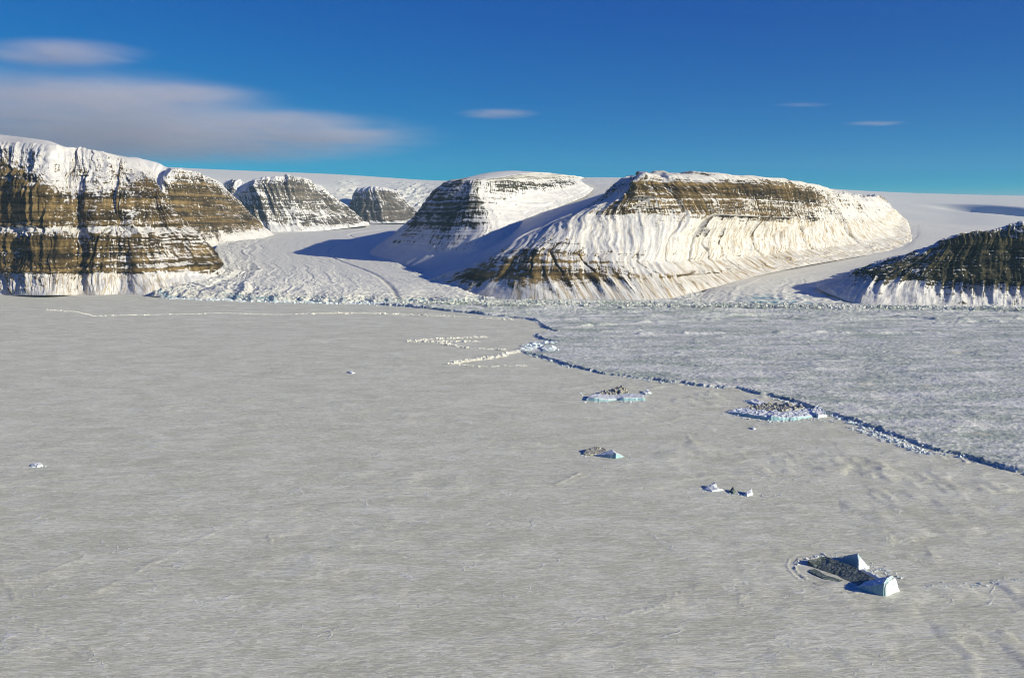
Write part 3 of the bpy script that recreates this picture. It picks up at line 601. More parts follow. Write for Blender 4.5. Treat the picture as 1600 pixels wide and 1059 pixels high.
def fn_cap(P, S, T, I, J):
    x, y = P[..., 0], P[..., 1]
    P = P.copy(); u = CX + x / y * F
    low = (1 - sst(2.2, 3.0, J))
    icefall = np.exp(-(((u - 645) / 32) ** 2)) * low + .6 * np.exp(-(((u - 548) / 22) ** 2)) * low
    f = ridged(x / 260, y / 240, 4, 132)
    P[..., 2] += fbm(x / 1800, y / 2600, 3, 131) * 22 * low + icefall * f * 75 + 1.5 * fbm(x / 60, y / 60, 2, 133)
    # wind-scooped hollow at the right: its sunward lip throws the shade
    c = at(1548, 322, 15500); hx = (x - c[0]) / 480; hy = (y - c[1]) / 1500
    q = hx ** 2 + hy ** 2
    P[..., 2] -= 170 * np.exp(-q * 1.3) - 130 * np.exp(-(((hx - .75) / .55) ** 2 + hy ** 2))
    return P, np.clip(icefall * (.45 - f) * .9, 0, 1), np.zeros_like(x)
build_sheet('ice_cap', capc, [150, 80, 60, 40] + [22] * 4 + [60] * 10, [60, 70, 110, 500], mat_glacier, 'smooth white ice cap behind the cliffs reaching the skyline', 'ice cap', fn_cap)

# ------------------------------------------------------------------ frozen sea and shelf, one polar grid each
edge_px = [(560, 474), (620, 478), (690, 485), (740, 490), (800, 496), (834, 500), (846, 508), (866, 518), (836, 522), (846, 531), (868, 536), (850, 540), (822, 546), (818, 551),
           (850, 560), (880, 571), (950, 584), (1020, 595), (1100, 603), (1150, 608), (1200, 618), (1240, 630), (1290, 646), (1340, 660), (1400, 683), (1450, 701),
           (1500, 713), (1560, 729), (1600, 739), (1700, 768), (2000, 850), (2700, 1060)]
EDGE = np.array([ground(*p) for p in edge_px])
def edge_signed(x, y):
    d = np.full(x.shape, 1e9, np.float32); side = np.zeros(x.shape, np.float32)
    for a, b in zip(EDGE[:-1], EDGE[1:]):
        e = b - a; L2 = (e ** 2).sum()
        t = np.clip(((x - a[0]) * e[0] + (y - a[1]) * e[1]) / L2, 0, 1)
        px = x - a[0] - t * e[0]; py = y - a[1] - t * e[1]
        dd = np.sqrt(px * px + py * py)
        cr = e[0] * (y - a[1]) - e[1] * (x - a[0])
        m = dd < d; d = np.where(m, dd, d)
    # inside test: the shelf polygon
    poly = np.vstack([EDGE, [[6000, 300], [9000, 6500], [-700, 6500]]])
    ins = np.zeros(x.shape, bool)
    for a, b in zip(poly, np.roll(poly, -1, 0)):
        if a[1] == b[1]: continue
        c = ((a[1] > y) != (b[1] > y)) & (x < (b[0] - a[0]) * (y - a[1]) / (b[1] - a[1]) + a[0]); ins ^= c
    return np.where(ins, d, -d)
def polar(th, r):
    TH, RR = np.meshgrid(th, r); return RR * np.sin(TH), RR * np.cos(TH)
# sea ice
th = np.concatenate([np.radians(np.linspace(-180, -36, 60, endpoint=False)), np.radians(np.linspace(-36, 36, 1250, endpoint=False)), np.radians(np.linspace(36, 180, 61))])
r = np.concatenate([[1.0, 150, 400, 600], np.geomspace(720, 5900, 640), [7000, 12000, 40000]])
x, y = polar(th, r)
edge_d = edge_signed(x, y)
near = (np.abs(np.arctan2(x, y)) < .64) & (y > 0)
und = fbm(x / 210 + .3 * fbm(x / 90, y / 90, 2, 203), y / 75, 3, 201) * .7 + fbm(x / 60, y / 26, 2, 202) * .35
rightness = sst(-300, 500, x - .12 * y)
lumps = np.clip(ridged(x / 55, y / 38, 3, 205) - .15, 0, 2) * rightness * sst(.0, .5, fbm(x / 300, y / 200, 2, 206) + .15)
# small pressure-ridge nets
warp = fbm(x / 70, y / 70, 3, 207) * 30
net = np.maximum(0, ridged((x + warp) / 240, (y + warp) / 170, 1, 208) - .93) / .07
net *= sst(.05, .35, fbm(x / 260, y / 260, 2, 209)) * (.3 + .7 * np.abs(n2(x / 4, y / 5, 210)))
pil = (fbm(x / 27, y / 55, 2, 214) * .9 + .8 * fbm(x / 48, y / 80, 2, 215)) * (.25 + .75 * sst(.2, .9, rightness)) * (.4 + .9 * sst(-.2, .4, fbm(x / 300, y / 300, 2, 219)))
z = und * 2.2 + lumps * 2.0 + net * 1.1 + pil * 2.6
z -= 1.2 * np.exp(-np.abs(edge_d) / 25.0)
# moat rings around the tilted berg
bc = ground(1300, 893)
q = np.sqrt(((x - bc[0]) / 1.0) ** 2 + ((y - bc[1]) / 1.25) ** 2) 
ang = np.arctan2(y - bc[1], x - bc[0])
seg = sst(-.2, .5, np.cos(ang - math.radians(200)))
for rr, aa in ((45, 2.1), (54, 1.5)):
    z += seg * aa * (.35 + .9 * np.abs(n2(x / 8, y / 8, 216))) * np.exp(-((q - rr) / 2.2) ** 2) - seg * aa * .7 * np.exp(-((q - rr + 4.5) / 2.5) ** 2)
for (u0, v0, u1, v1, w, hgt) in [(868, 757, 905, 739, 5, 1.5), (880, 760, 925, 742, 5, -.8), (1020, 606, 1060, 600, 9, 2.2), (880, 608, 960, 596, 10, 1.8), (1400, 920, 1600, 906, 4, .7), (1395, 845, 1380, 828, 4, .7),
                               (1450, 700, 1475, 716, 5, 2), (1488, 706, 1510, 722, 5, 3), (1475, 712, 1500, 724, 5, -2), (0, 900, 60, 985, 4, 1.2), (60, 985, 140, 1030, 3, 1.5), (150, 925, 300, 850, 4, .9), (220, 885, 360, 820, 5, 1.0)]:
    a = ground(u0, v0); b = ground(u1, v1); e = b - a
    t = np.clip(((x - a[0]) * e[0] + (y - a[1]) * e[1]) / (e @ e), 0, 1)
    dd = np.hypot(x - a[0] - t * e[0] + 3 * n2(x / 14, y / 14, 212), y - a[1] - t * e[1])
    z += hgt * np.exp(-(dd / w) ** 2) * (.45 + .55 * np.abs(n2(x / 9, y / 9, 211)))
RL = [[(635, 533), (680, 530), (760, 527)], [(700, 569), (730, 564), (780, 558), (800, 551), (822, 547)], [(700, 569), (750, 573), (820, 572)],
      [(70, 484), (120, 488), (145, 494), (240, 492), (310, 491), (345, 489.5), (430, 492), (470, 491), (520, 489), (600, 489)]]
for L in RL:
    for p, q2 in zip(L[:-1], L[1:]):
        a = ground(*p); b = ground(*q2); e = b - a; t = np.clip(((x - a[0]) * e[0] + (y - a[1]) * e[1]) / (e @ e), 0, 1)
        dd = np.hypot(x - a[0] - t * e[0] + 8 * n2(x / 40, y / 40, 217), y - a[1] - t * e[1])
        z = np.maximum(z, 3.2 * np.exp(-(dd / 9) ** 2) * (.2 + 1.2 * np.abs(n2(x / 22, y / 22, 218))))
z = np.where(near & (y < 5800), z, 0.0)
me = mesh_np('sea_ice', np.stack([x, y, z], -1), grid_quads(*x.shape, flip=True))
tag(link('sea_ice', me, mat_sea), 'flat grey frozen sea with wind-carved snow in the foreground', 'sea ice', kind='structure')
# shelf
th = np.concatenate([np.radians(np.linspace(-11, 36, 900, endpoint=False)), np.radians(np.linspace(36, 62, 90))])
r = np.geomspace(1100, 6600, 700)
x, y = polar(th, r)
sd = edge_signed(x, y)
jag = 13 * fbm(x / 30, y / 30, 3, 220, .6) + 16 * fbm(x / 140, y / 140, 2, 221)
sdj = sd + jag * sst(-60, 0, sd) 
far = sst(3700, 4300, y)
h = (4.6 + 2.8 * fbm(x / 160, y / 160, 2, 222)) * (.35 + .65 * sst(-.35, .05, fbm(x / 260, y / 260, 2, 231)))
u_ = CX + x / y * F
rough = fbm((x + .25 * y) / 13, y / 11, 4, 223, .7)
lin = ridged((-x * .22 + y) / 75 + .8 * fbm(x / 400, y / 400, 2, 224), x / 900, 3, 225)
lin2 = ridged((y - .18 * x) / 170, x / 1400, 2, 226)
rubz = sst(4200, 4700, y)
hum = rough * (2.0 + 3.5 * rubz) + .9 * ridged((x + .4 * y) / 40, y / 24, 2, 230) + far * np.clip(lin, -.3, 2) * 14.0 * (.4 + .8 * np.abs(fbm(x / 90, y / 70, 2, 227))) + far * np.clip(lin2 - .35, 0, 1) * 11
hum += np.clip(ridged(x / 130, y / 90, 2, 228) - .35, 0, 1) * 4 * (1 - far)
for (u0, v0, u1, v1, w_, hg) in [(1000, 521, 1430, 518.5, 16, 11), (1160, 530, 1300, 531, 10, 6), (870, 512, 1010, 503, 18, 10), (880, 520, 1000, 516, 12, 8), (1030, 503, 1120, 498, 22, 10),
    (1400, 494, 1462, 499, 16, 16), (1500, 500, 1560, 503, 16, 12), (1240, 496, 1310, 499, 16, 10), (1150, 620, 1370, 622, 10, 4), (1250, 614, 1330, 618, 8, 4), (1500, 625, 1550, 631, 8, 5), (1460, 505, 1600, 498, 14, 9)]:
    a = ground(u0, v0, 8); b = ground(u1, v1, 8); e = b - a; t = np.clip(((x - a[0]) * e[0] + (y - a[1]) * e[1]) / (e @ e), 0, 1)
    dd = np.hypot(x - a[0] - t * e[0], y - a[1] - t * e[1] + 14 * n2(x / 90, y / 90, 232))
    hum += hg * np.exp(-(dd / w_) ** 2) * (.25 + 1.1 * np.abs(n2(x / 55, y / 60, 233)))
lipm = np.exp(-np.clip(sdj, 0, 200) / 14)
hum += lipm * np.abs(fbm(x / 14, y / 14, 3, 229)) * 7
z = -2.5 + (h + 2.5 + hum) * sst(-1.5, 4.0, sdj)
crev = np.clip(.5 * lipm * sst(10, 2, sdj) + .45 * sst(-.2, -.7, lin) * far + .35 * sst(.15, .6, -rough), 0, 1)  # far ridge troughs tinted dark blue to stand for their shadows
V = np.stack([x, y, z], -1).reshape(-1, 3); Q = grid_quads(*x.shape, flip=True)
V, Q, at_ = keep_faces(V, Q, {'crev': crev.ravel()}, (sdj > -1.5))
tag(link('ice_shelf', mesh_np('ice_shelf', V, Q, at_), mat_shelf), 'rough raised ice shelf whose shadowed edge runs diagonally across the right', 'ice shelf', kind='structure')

# ------------------------------------------------------------------ icebergs
def berg_part(name, blocks, mat, parent=None, res=.8, rough=1.0, seed=0, label=None):
    """blocks: polygons of (photo u, v on the ice, height m); each gets a flat or tilted top and steep sides"""
    pts = np.array([list(ground(p[0], p[1])) for b in blocks for p in b['p']])
    x0, y0 = pts.min(0) - 8; x1, y1 = pts.max(0) + 8
    xs = np.arange(x0, x1, res); ys = np.arange(y0, y1, res); X, Y = np.meshgrid(xs, ys)
    wx = X + rough * 1.6 * fbm(X / 9, Y / 9, 3, seed); wy = Y + rough * 1.6 * fbm(X / 9, Y / 9, 3, seed + 5)
    Z = np.full(X.shape, -3.0)
    for b in blocks:
        for tr in b.get('t', ()):
            g = np.array([ground(b['p'][k][0], b['p'][k][1]) for k in tr]); hz = [b['p'][k][2] for k in tr]
            det = (g[1, 1] - g[2, 1]) * (g[0, 0] - g[2, 0]) + (g[2, 0] - g[1, 0]) * (g[0, 1] - g[2, 1])
            l0 = ((g[1, 1] - g[2, 1]) * (wx - g[2, 0]) + (g[2, 0] - g[1, 0]) * (wy - g[2, 1])) / det
            l1 = ((g[2, 1] - g[0, 1]) * (wx - g[2, 0]) + (g[0, 0] - g[2, 0]) * (wy - g[2, 1])) / det
            l2 = 1 - l0 - l1; eps = -.02
            zz = l0 * hz[0] + l1 * hz[1] + l2 * hz[2] + b.get('n', .5) * rough * fbm(X / 6, Y / 6, 4, seed + 9, .6)
            Z = np.where((l0 > eps) & (l1 > eps) & (l2 > eps), np.maximum(Z, zz), Z)
        poly = np.array([ground(p[0], p[1]) for p in b['p']]); hh = np.array([p[2] for p in b['p']], float)
        ins = np.zeros(X.shape, bool); d = np.full(X.shape, 1e9)
        for a, c in zip(poly, np.roll(poly, -1, 0)):
            if a[1] != c[1]:
                ins ^= ((a[1] > wy) != (c[1] > wy)) & (wx < (c[0] - a[0]) * (wy - a[1]) / (c[1] - a[1]) + a[0])
            e = c - a; t = np.clip(((wx - a[0]) * e[0] + (wy - a[1]) * e[1]) / (e @ e + 1e-9), 0, 1)
            d = np.minimum(d, np.hypot(wx - a[0] - t * e[0], wy - a[1] - t * e[1]))
        d = np.where(ins, d, -d)
        wgt = 0; acc = 0
        for (px, py), h_ in zip(poly, hh):
            w = 1 / ((X - px) ** 2 + ((Y - py)) ** 2 + 4) ** 1.2; acc = acc + w * h_; wgt = wgt + w
        if 't' in b: continue
        top = acc / wgt + b.get('n', .8) * rough * fbm(X / 7, Y / 7, 4, seed + 9, .6)
        if 'jag' in b: top = top * (1 + b['jag'] * ridged(X / 9, Y / 14, 3, seed + 12))
        Z = np.maximum(Z, -3 + (top + 3) * sst(-.8, b.get('s', 1.6), d))
    V = np.stack([X, Y, Z], -1).reshape(-1, 3)
    V, Q, _ = keep_faces(V, grid_quads(*X.shape), {}, Z > -2.6)
    o = link(name, mesh_np(name, V, Q, smooth=True), mat, parent)
    if label: o['label'] = label
    return o
def empty(name, u, v):
    o = bpy.data.objects.new(name, None); C.objects.link(o); return o
BG = 'icebergs frozen into the sea ice'
t = empty('iceberg', 1330, 900); tag(t, 'tilted dark iceberg with two sharp white-sided fins in the right foreground', 'iceberg', BG)
sl_ = [(1262, 882, 6), (1290, 881, 11), (1340, 899, 9), (1378, 917, 6), (1275, 887, .3), (1308, 899, .3), (1348, 918, .3), (1308, 880, .3), (1352, 897, .3), (1388, 915, .3)]
berg_part('slab', [dict(p=sl_, t=[(0, 1, 4), (1, 2, 4), (4, 2, 5), (2, 3, 5), (5, 3, 6), (1, 7, 2), (7, 8, 2), (2, 8, 3), (8, 9, 3)], n=.7),
                   dict(p=[(1260, 893, 1.2), (1274, 889, 2.0), (1290, 899, 2.0), (1318, 907, 1), (1314, 910, .5), (1285, 905, .8)], n=.5)], mat_berg_dirty, t, .5, 1.0, 300, 'dark silty tilted slab of ice')
berg_part('fin', [dict(p=[(1303, 871, .5), (1322, 880, 11), (1338, 888, 21), (1353, 890, 0), (1332, 875, 0)], t=[(0, 1, 4), (1, 2, 4), (2, 3, 4)], n=1.4)], mat_berg, t, .4, 1.3, 310, 'rear pointed fin of ice')
berg_part('fin', [dict(p=[(1335, 918, 1), (1379, 931, 17), (1401, 922, 7), (1394, 918, 17), (1354, 911, 3)], t=[(0, 1, 4), (4, 1, 3), (1, 2, 3)], n=1.4)], mat_berg, t, .4, 1.3, 320, 'front wedge-shaped fin of ice')
berg_part('drift_and_lit_faces', [dict(p=[(1336, 890, 2.0), (1350, 886, 3), (1362, 893, 1.6), (1385, 905, 2.0), (1400, 915, 2.0), (1418, 924, .2), (1398, 928, 1.5), (1385, 915, 2), (1350, 896, 3)], n=.8, s=6),
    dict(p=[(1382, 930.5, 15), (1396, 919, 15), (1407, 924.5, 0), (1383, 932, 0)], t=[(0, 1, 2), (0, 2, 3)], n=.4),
    dict(p=[(1340, 887.5, 19), (1337, 878, 8), (1360, 888, 0), (1341, 892, 0)], t=[(0, 1, 2), (0, 2, 3)], n=.4)], mat_berg_white, t, .7, 1.0, 330)  # white wedges put over the fins' right faces for their sunlit glare

t = empty('iceberg', 960, 620); tag(t, 'long iceberg with pale blue front and jumbled yellowish blocks on top', 'iceberg', BG)
berg_part('base', [dict(p=[(914, 626, 5), (925, 620, 9), (958, 619, 6), (985, 619, 9), (1006, 621, 9), (1008, 626, 8), (975, 626.5, 9), (962, 625.5, 3), (948, 626.8, 5), (930, 626.8, 9)], n=1, s=3)], mat_berg, t, 1.1, 1.2, 340)
berg_part('block', [dict(p=[(932, 620, 6), (945, 615, 10), (968, 612.5, 16), (980, 614, 14), (984, 618, 6), (960, 621, 6)], n=3, jag=.45, s=4)], mat_berg_brown, t, 1.1, 1.5, 345, 'jumbled ridge of silty blocks')
berg_part('iceberg', [dict(p=[(1002, 614.5, 3), (1012, 611.5, 8), (1018, 615, 4), (1008, 616.5, 3)], n=2, jag=.3)], mat_berg_white, None, 1.1, 1.2, 349)
o = bpy.data.objects['iceberg.002'] if 'iceberg.002' in bpy.data.objects else None
tag(C.objects[-1], 'small ice lump just right of the long pale blue iceberg', 'iceberg', BG)

t = empty('iceberg', 940, 708); tag(t, 'brown-topped iceberg with a dark wedge and white right end, lower middle', 'iceberg', BG)
berg_part('base', [dict(p=[(928, 712, 1), (961, 716.4, 11), (975, 713.5, .5), (956, 710, 10)], t=[(0, 1, 3), (1, 2, 3)], n=.4)], mat_berg, t, .7, .8, 350)
berg_part('silt_top', [dict(p=[(908, 710, 2), (916, 705, 6), (930, 703, 8), (946, 705, 7), (952, 709, 4), (930, 711.5, 3), (914, 711.5, 3)], n=1.2, jag=.3, s=3)], mat_berg_brown, t, .7, 1.0, 355, 'brown silt-covered top')

t = empty('iceberg', 1210, 645); tag(t, 'flat wide iceberg with turquoise front beside the dark shelf edge', 'iceberg', BG)
berg_part('base', [dict(p=[(1134, 645, 3), (1150, 641, 6), (1180, 639, 6), (1240, 638, 7), (1268, 644, 8), (1276, 651, 4), (1240, 657, 7), (1205, 657.5, 10), (1196, 656, 7), (1170, 652, 7)], n=1.5, jag=.25, s=3)], mat_berg, t, 1.0, 1.5, 360)
berg_part('block', [dict(p=[(1160, 640, 5), (1185, 635, 7), (1235, 636, 8), (1262, 643, 9), (1225, 648, 8), (1180, 646, 7)], n=3, jag=.4, s=4)], mat_berg_brown, t, 1.0, 1.8, 365, 'rumpled cream-coloured top')
berg_part('block', [dict(p=[(1266, 648, 8), (1276, 643, 16), (1284, 645, 12), (1292, 651, 5), (1278, 653, 8)], n=2, jag=.3)], mat_berg_white, t, 1.0, 1.2, 368, 'raised lump at the right end')
o = berg_part('iceberg', [dict(p=[(1163, 627, 3), (1180, 626, 6), (1205, 633, 3), (1198, 636.5, 3), (1180, 633, 4)], n=1.5, jag=.4)], mat_berg_white, None, 1.0, 1.2, 370)
tag(o, 'low ribbed ice slab between the flat turquoise-fronted iceberg and the shelf edge', 'iceberg', BG)
small = [([(1098, 764.5, 1.5), (1112, 760, 5), (1118, 761, 8), (1124, 764.5, 3), (1134, 766, 1), (1112, 768.5, 2)], 'left and widest of three small icebergs in a row at the right'),
         ([(1136, 768, 1), (1146, 766, 8), (1151, 768.5, 4), (1146, 772, 3)], 'middle and darkest of three small icebergs in a row at the right'),
         ([(1160, 773.5, 1), (1168, 771, 6), (1174, 770, 10), (1177, 773, 5), (1167, 775.5, 3)], 'right and most pointed of three small icebergs in a row at the right'),
         ([(46, 728.5, 2), (54, 726, 5), (62, 725.5, 6), (68, 728, 3), (58, 730.5, 3)], 'single small white ice lump far out near the left edge'),
         ([(1172, 670.5, 2), (1177, 668.5, 6), (1182, 670.5, 2), (1177, 671.5, 2)], 'tiny dark ice lump in front of the flat turquoise-fronted iceberg'),
         ([(543, 582.5, 2), (549, 581, 6), (556, 583, 2), (550, 584, 2)], 'tiny ice lump alone on the far sea ice at the middle left')]
for k, (p, lab) in enumerate(small):
    o = berg_part('iceberg', [dict(p=p, n=1.2, jag=.3)], mat_berg_white if k != 1 else mat_berg_dirty, None, .7 if k < 4 else 1.2, 1.0, 380 + 3 * k)
    tag(o, lab, 'iceberg', BG)

# ------------------------------------------------------------------ broken ice: ridges of blocks
def rubble(name, lines, n, smin, smax, spread, mat, label, cat='pressure ridge', kind=None, rise=.25, group=None, zf=0.0):
    segs = []
    for L in lines:
        g = np.array([ground(*p) for p in L])
        for a, b in zip(g[:-1], g[1:]): segs.append((a, b, np.linalg.norm(b - a)))
    w = np.array([s[2] for s in segs]); w = w / w.sum()
    pick = rng.choice(len(segs), n, p=w); tt = rng.random(n)
    Aa = np.array([segs[i][0] for i in pick]); Bb = np.array([segs[i][1] for i in pick])
    pos = Aa + (Bb - Aa) * tt[:, None]
    pos += rng.normal(0, 1, (n, 2)) * spread
    size = smin + (smax - smin) * rng.random(n) ** 2.2
    cube = np.array([[sx, sy, sz] for sz in (-.5, .5) for sy in (-.5, .5) for sx in (-.5, .5)])
    Vs = cube[None] * np.stack([size * rng.uniform(.8, 1.9, n), size * rng.uniform(.7, 1.3, n), size * rng.uniform(.4, .9, n)], -1)[:, None, :]
    Vs = Vs + rng.normal(0, .13, Vs.shape) * size[:, None, None]
    a = rng.uniform(0, 6.28, n); b = rng.normal(0, .35, n); c = rng.normal(0, .35, n)
    ca, sa, cb, sb, cc, sc = np.cos(a), np.sin(a), np.cos(b), np.sin(b), np.cos(c), np.sin(c)
    Rz = np.zeros((n, 3, 3)); Rz[:, 0, 0] = ca; Rz[:, 0, 1] = -sa; Rz[:, 1, 0] = sa; Rz[:, 1, 1] = ca; Rz[:, 2, 2] = 1
    Rx = np.zeros((n, 3, 3)); Rx[:, 0, 0] = 1; Rx[:, 1, 1] = cb; Rx[:, 1, 2] = -sb; Rx[:, 2, 1] = sb; Rx[:, 2, 2] = cb
    Ry = np.zeros((n, 3, 3)); Ry[:, 1, 1] = 1; Ry[:, 0, 0] = cc; Ry[:, 0, 2] = sc; Ry[:, 2, 0] = -sc; Ry[:, 2, 2] = cc
    Vs = np.einsum('nij,nkj->nki', Rz @ Rx @ Ry, Vs)
    Vs[..., 0] += pos[:, None, 0]; Vs[..., 1] += pos[:, None, 1]; Vs[..., 2] += (size * rise)[:, None] + zf
    q = np.array([[0, 2, 3, 1], [4, 5, 7, 6], [0, 1, 5, 4], [2, 6, 7, 3], [0, 4, 6, 2], [1, 3, 7, 5]])
    Q = (q[None] + 8 * np.arange(n)[:, None, None]).reshape(-1, 4)
    o = link(name, mesh_np(name, Vs.reshape(-1, 3), Q, smooth=False), mat)
    return tag(o, label, cat, group, kind)
RG = 'pressure ridges of broken ice'
rubble('pressure_ridge', [[(635, 533, 0), (680, 530, 0), (760, 527, 0)], [(640, 534), (700, 534), (750, 534)]][1:] + [[(635, 533), (680, 530), (760, 527)]], 420, 2, 8, 5, mat_glacier, 'upper thin white ridge of broken ice left of the shelf corner', kind='stuff', group=RG)
rubble('pressure_ridge', [[(700, 569), (730, 564), (780, 558), (800, 551), (822, 547)]], 520, 2, 9, 6, mat_glacier, 'bent white ridge of broken ice running into the shelf corner', kind='stuff', group=RG)
rubble('pressure_ridge', [[(700, 569), (750, 573), (820, 572)]], 160, 1.5, 5, 5, mat_glacier, 'faint lower ridge just under the bent white one', kind='stuff', group=RG)
rubble('pressure_ridge', [[(690, 536), (735, 545), (790, 547)]], 140, 2, 7, 8, mat_glacier, 'short ridge between the upper thin ridge and the bent one', kind='stuff', group=RG)
rubble('pressure_ridge', [[(70, 484), (120, 488), (145, 494), (240, 492), (310, 491), (345, 489.5), (430, 492), (470, 491), (520, 489), (600, 489)]], 1400, 1, 6, 4, mat_glacier, 'long thin white ridge across the far sea ice below the left glacier', kind='stuff', group=RG)
rubble('pressure_ridge', [[(480, 491), (560, 489.5), (700, 494), (800, 500)]], 340, 2, 8, 12, mat_glacier, 'broken line of ice bits continuing the long ridge to the right', kind='stuff', group=RG)
rubble('ice_rubble', [edge_px[2:-2]], 1500, .8, 5, 7, mat_berg_white, 'broken ice blocks strewn along the foot of the shelf edge', 'ice rubble', 'stuff')
rubble('ice_rubble', [[(815, 549), (835, 543), (856, 546), (860, 550)], [(820, 541), (865, 537)]], 420, 4, 15, 9, mat_berg_white, 'heap of large ice blocks at the shelf corner', 'ice rubble', 'stuff')
rubble('ice_rubble', [[(270, 466), (400, 470), (500, 473), (620, 475), (700, 481)]], 2200, 2, 10, 38, mat_berg_white, 'blue and white ice blocks fallen along the front of the left glacier', 'ice rubble', 'stuff')
rubble('ice_rubble', [[(640, 476), (800, 478), (1050, 480), (1250, 482), (1600, 486), (1700, 488)], [(700, 474), (900, 476), (1050, 478), (1240, 481)]], 6000, 3, 11, 50, mat_shelf, 'jumbled ice blocks covering the shelf along the feet of the mountains', 'ice rubble', 'stuff', zf=12)
rubble('ice_rubble', [[(1300, 648), (1400, 690), (1450, 706), (1480, 712)], [(1330, 668), (1420, 700), (1460, 712)]], 420, 1.2, 5, 6, mat_berg_white, 'small white blocks in front of the shelf edge at the right', 'ice rubble', 'stuff')
rubble('ice_rubble', [[(1346, 886), (1362, 893), (1400, 915)], [(1350, 880), (1380, 890), (1410, 905)], [(1400, 920), (1440, 921), (1480, 917), (1540, 912), (1600, 907)], [(1240, 880), (1262, 874), (1300, 866)]], 420, .4, 2.4, 5, mat_berg_white, 'small ice bits scattered round the tilted dark iceberg', 'ice rubble', 'stuff')
rubble('ice_rubble', [[(905, 628), (920, 629), (960, 629), (1010, 628)], [(1000, 617), (1022, 615)], [(905, 613), (920, 622)]], 160, .5, 3.5, 5, mat_berg_white, 'small ice bits round the long pale blue iceberg', 'ice rubble', 'stuff')
rubble('ice_rubble', [[(1130, 646), (1170, 655), (1210, 660), (1280, 655), (1310, 662)], [(1160, 626), (1210, 637)]], 260, .5, 3.5, 6, mat_berg_white, 'small ice bits round the flat turquoise-fronted iceberg', 'ice rubble', 'stuff')
rubble('ice_rubble', [[(1095, 767), (1140, 767), (1150, 764)], [(1110, 770), (1180, 775), (1230, 773)], [(905, 711), (975, 717), (990, 716)], [(40, 730), (85, 729)]], 150, .4, 1.8, 3, mat_berg_white, 'crumbs of ice beside the smallest icebergs', 'ice rubble', 'stuff')
# hill of ice at the foot of the mesa
def mound(name, poly, label, seed, mat, cat, jag=.35):
    o = berg_part(name, [dict(p=poly, n=3, jag=jag, s=30)], mat, None, 2.5, 2.5, seed); tag(o, label, cat, kind='structure'); return o
mound('hill', [(1046, 470, 12), (1075, 462, 30), (1100, 462, 22), (1112, 471, 12), (1085, 474, 8)], 'rough shadowed ice mound between the central mesa and the right glacier', 500, mat_glacier, 'ice mound')
mound('hill', [(690, 462, 10), (715, 458, 36), (735, 461, 26), (742, 468, 8), (710, 469, 8)], 'rocky snow mound at the foot of the shaded slope beside the left glacier', 510, mat_glacier, 'ice mound')

# ------------------------------------------------------------------ air
hm = bpy.data.materials.new('haze'); hm.use_nodes = True; nt = hm.node_tree; nt.nodes.clear()
o_ = nt.nodes.new('ShaderNodeOutputMaterial'); v_ = nt.nodes.new('ShaderNodeVolumePrincipled')
v_.inputs['Color'].default_value = (.45, .78, 1, 1); v_.inputs['Density'].default_value = 7e-6; v_.inputs['Anisotropy'].default_value = .1
nt.links.new(v_.outputs[0], o_.inputs['Volume'])
X0, X1, Y0, Y1, Z0, Z1 = -44000, 44000, -42000, 42000, -40, 3200
V = np.array([[X0, Y0, Z0], [X1, Y0, Z0], [X1, Y1, Z0], [X0, Y1, Z0], [X0, Y0, Z1], [X1, Y0, Z1], [X1, Y1, Z1], [X0, Y1, Z1]])
Q = np.array([[0, 3, 2, 1], [4, 5, 6, 7], [0, 1, 5, 4], [1, 2, 6, 5], [2, 3, 7, 6], [3, 0, 4, 7]])
tag(link('haze', mesh_np('haze', V, Q, smooth=False), hm), 'thin cold air paling the farthest cliffs', 'haze', kind='stuff')
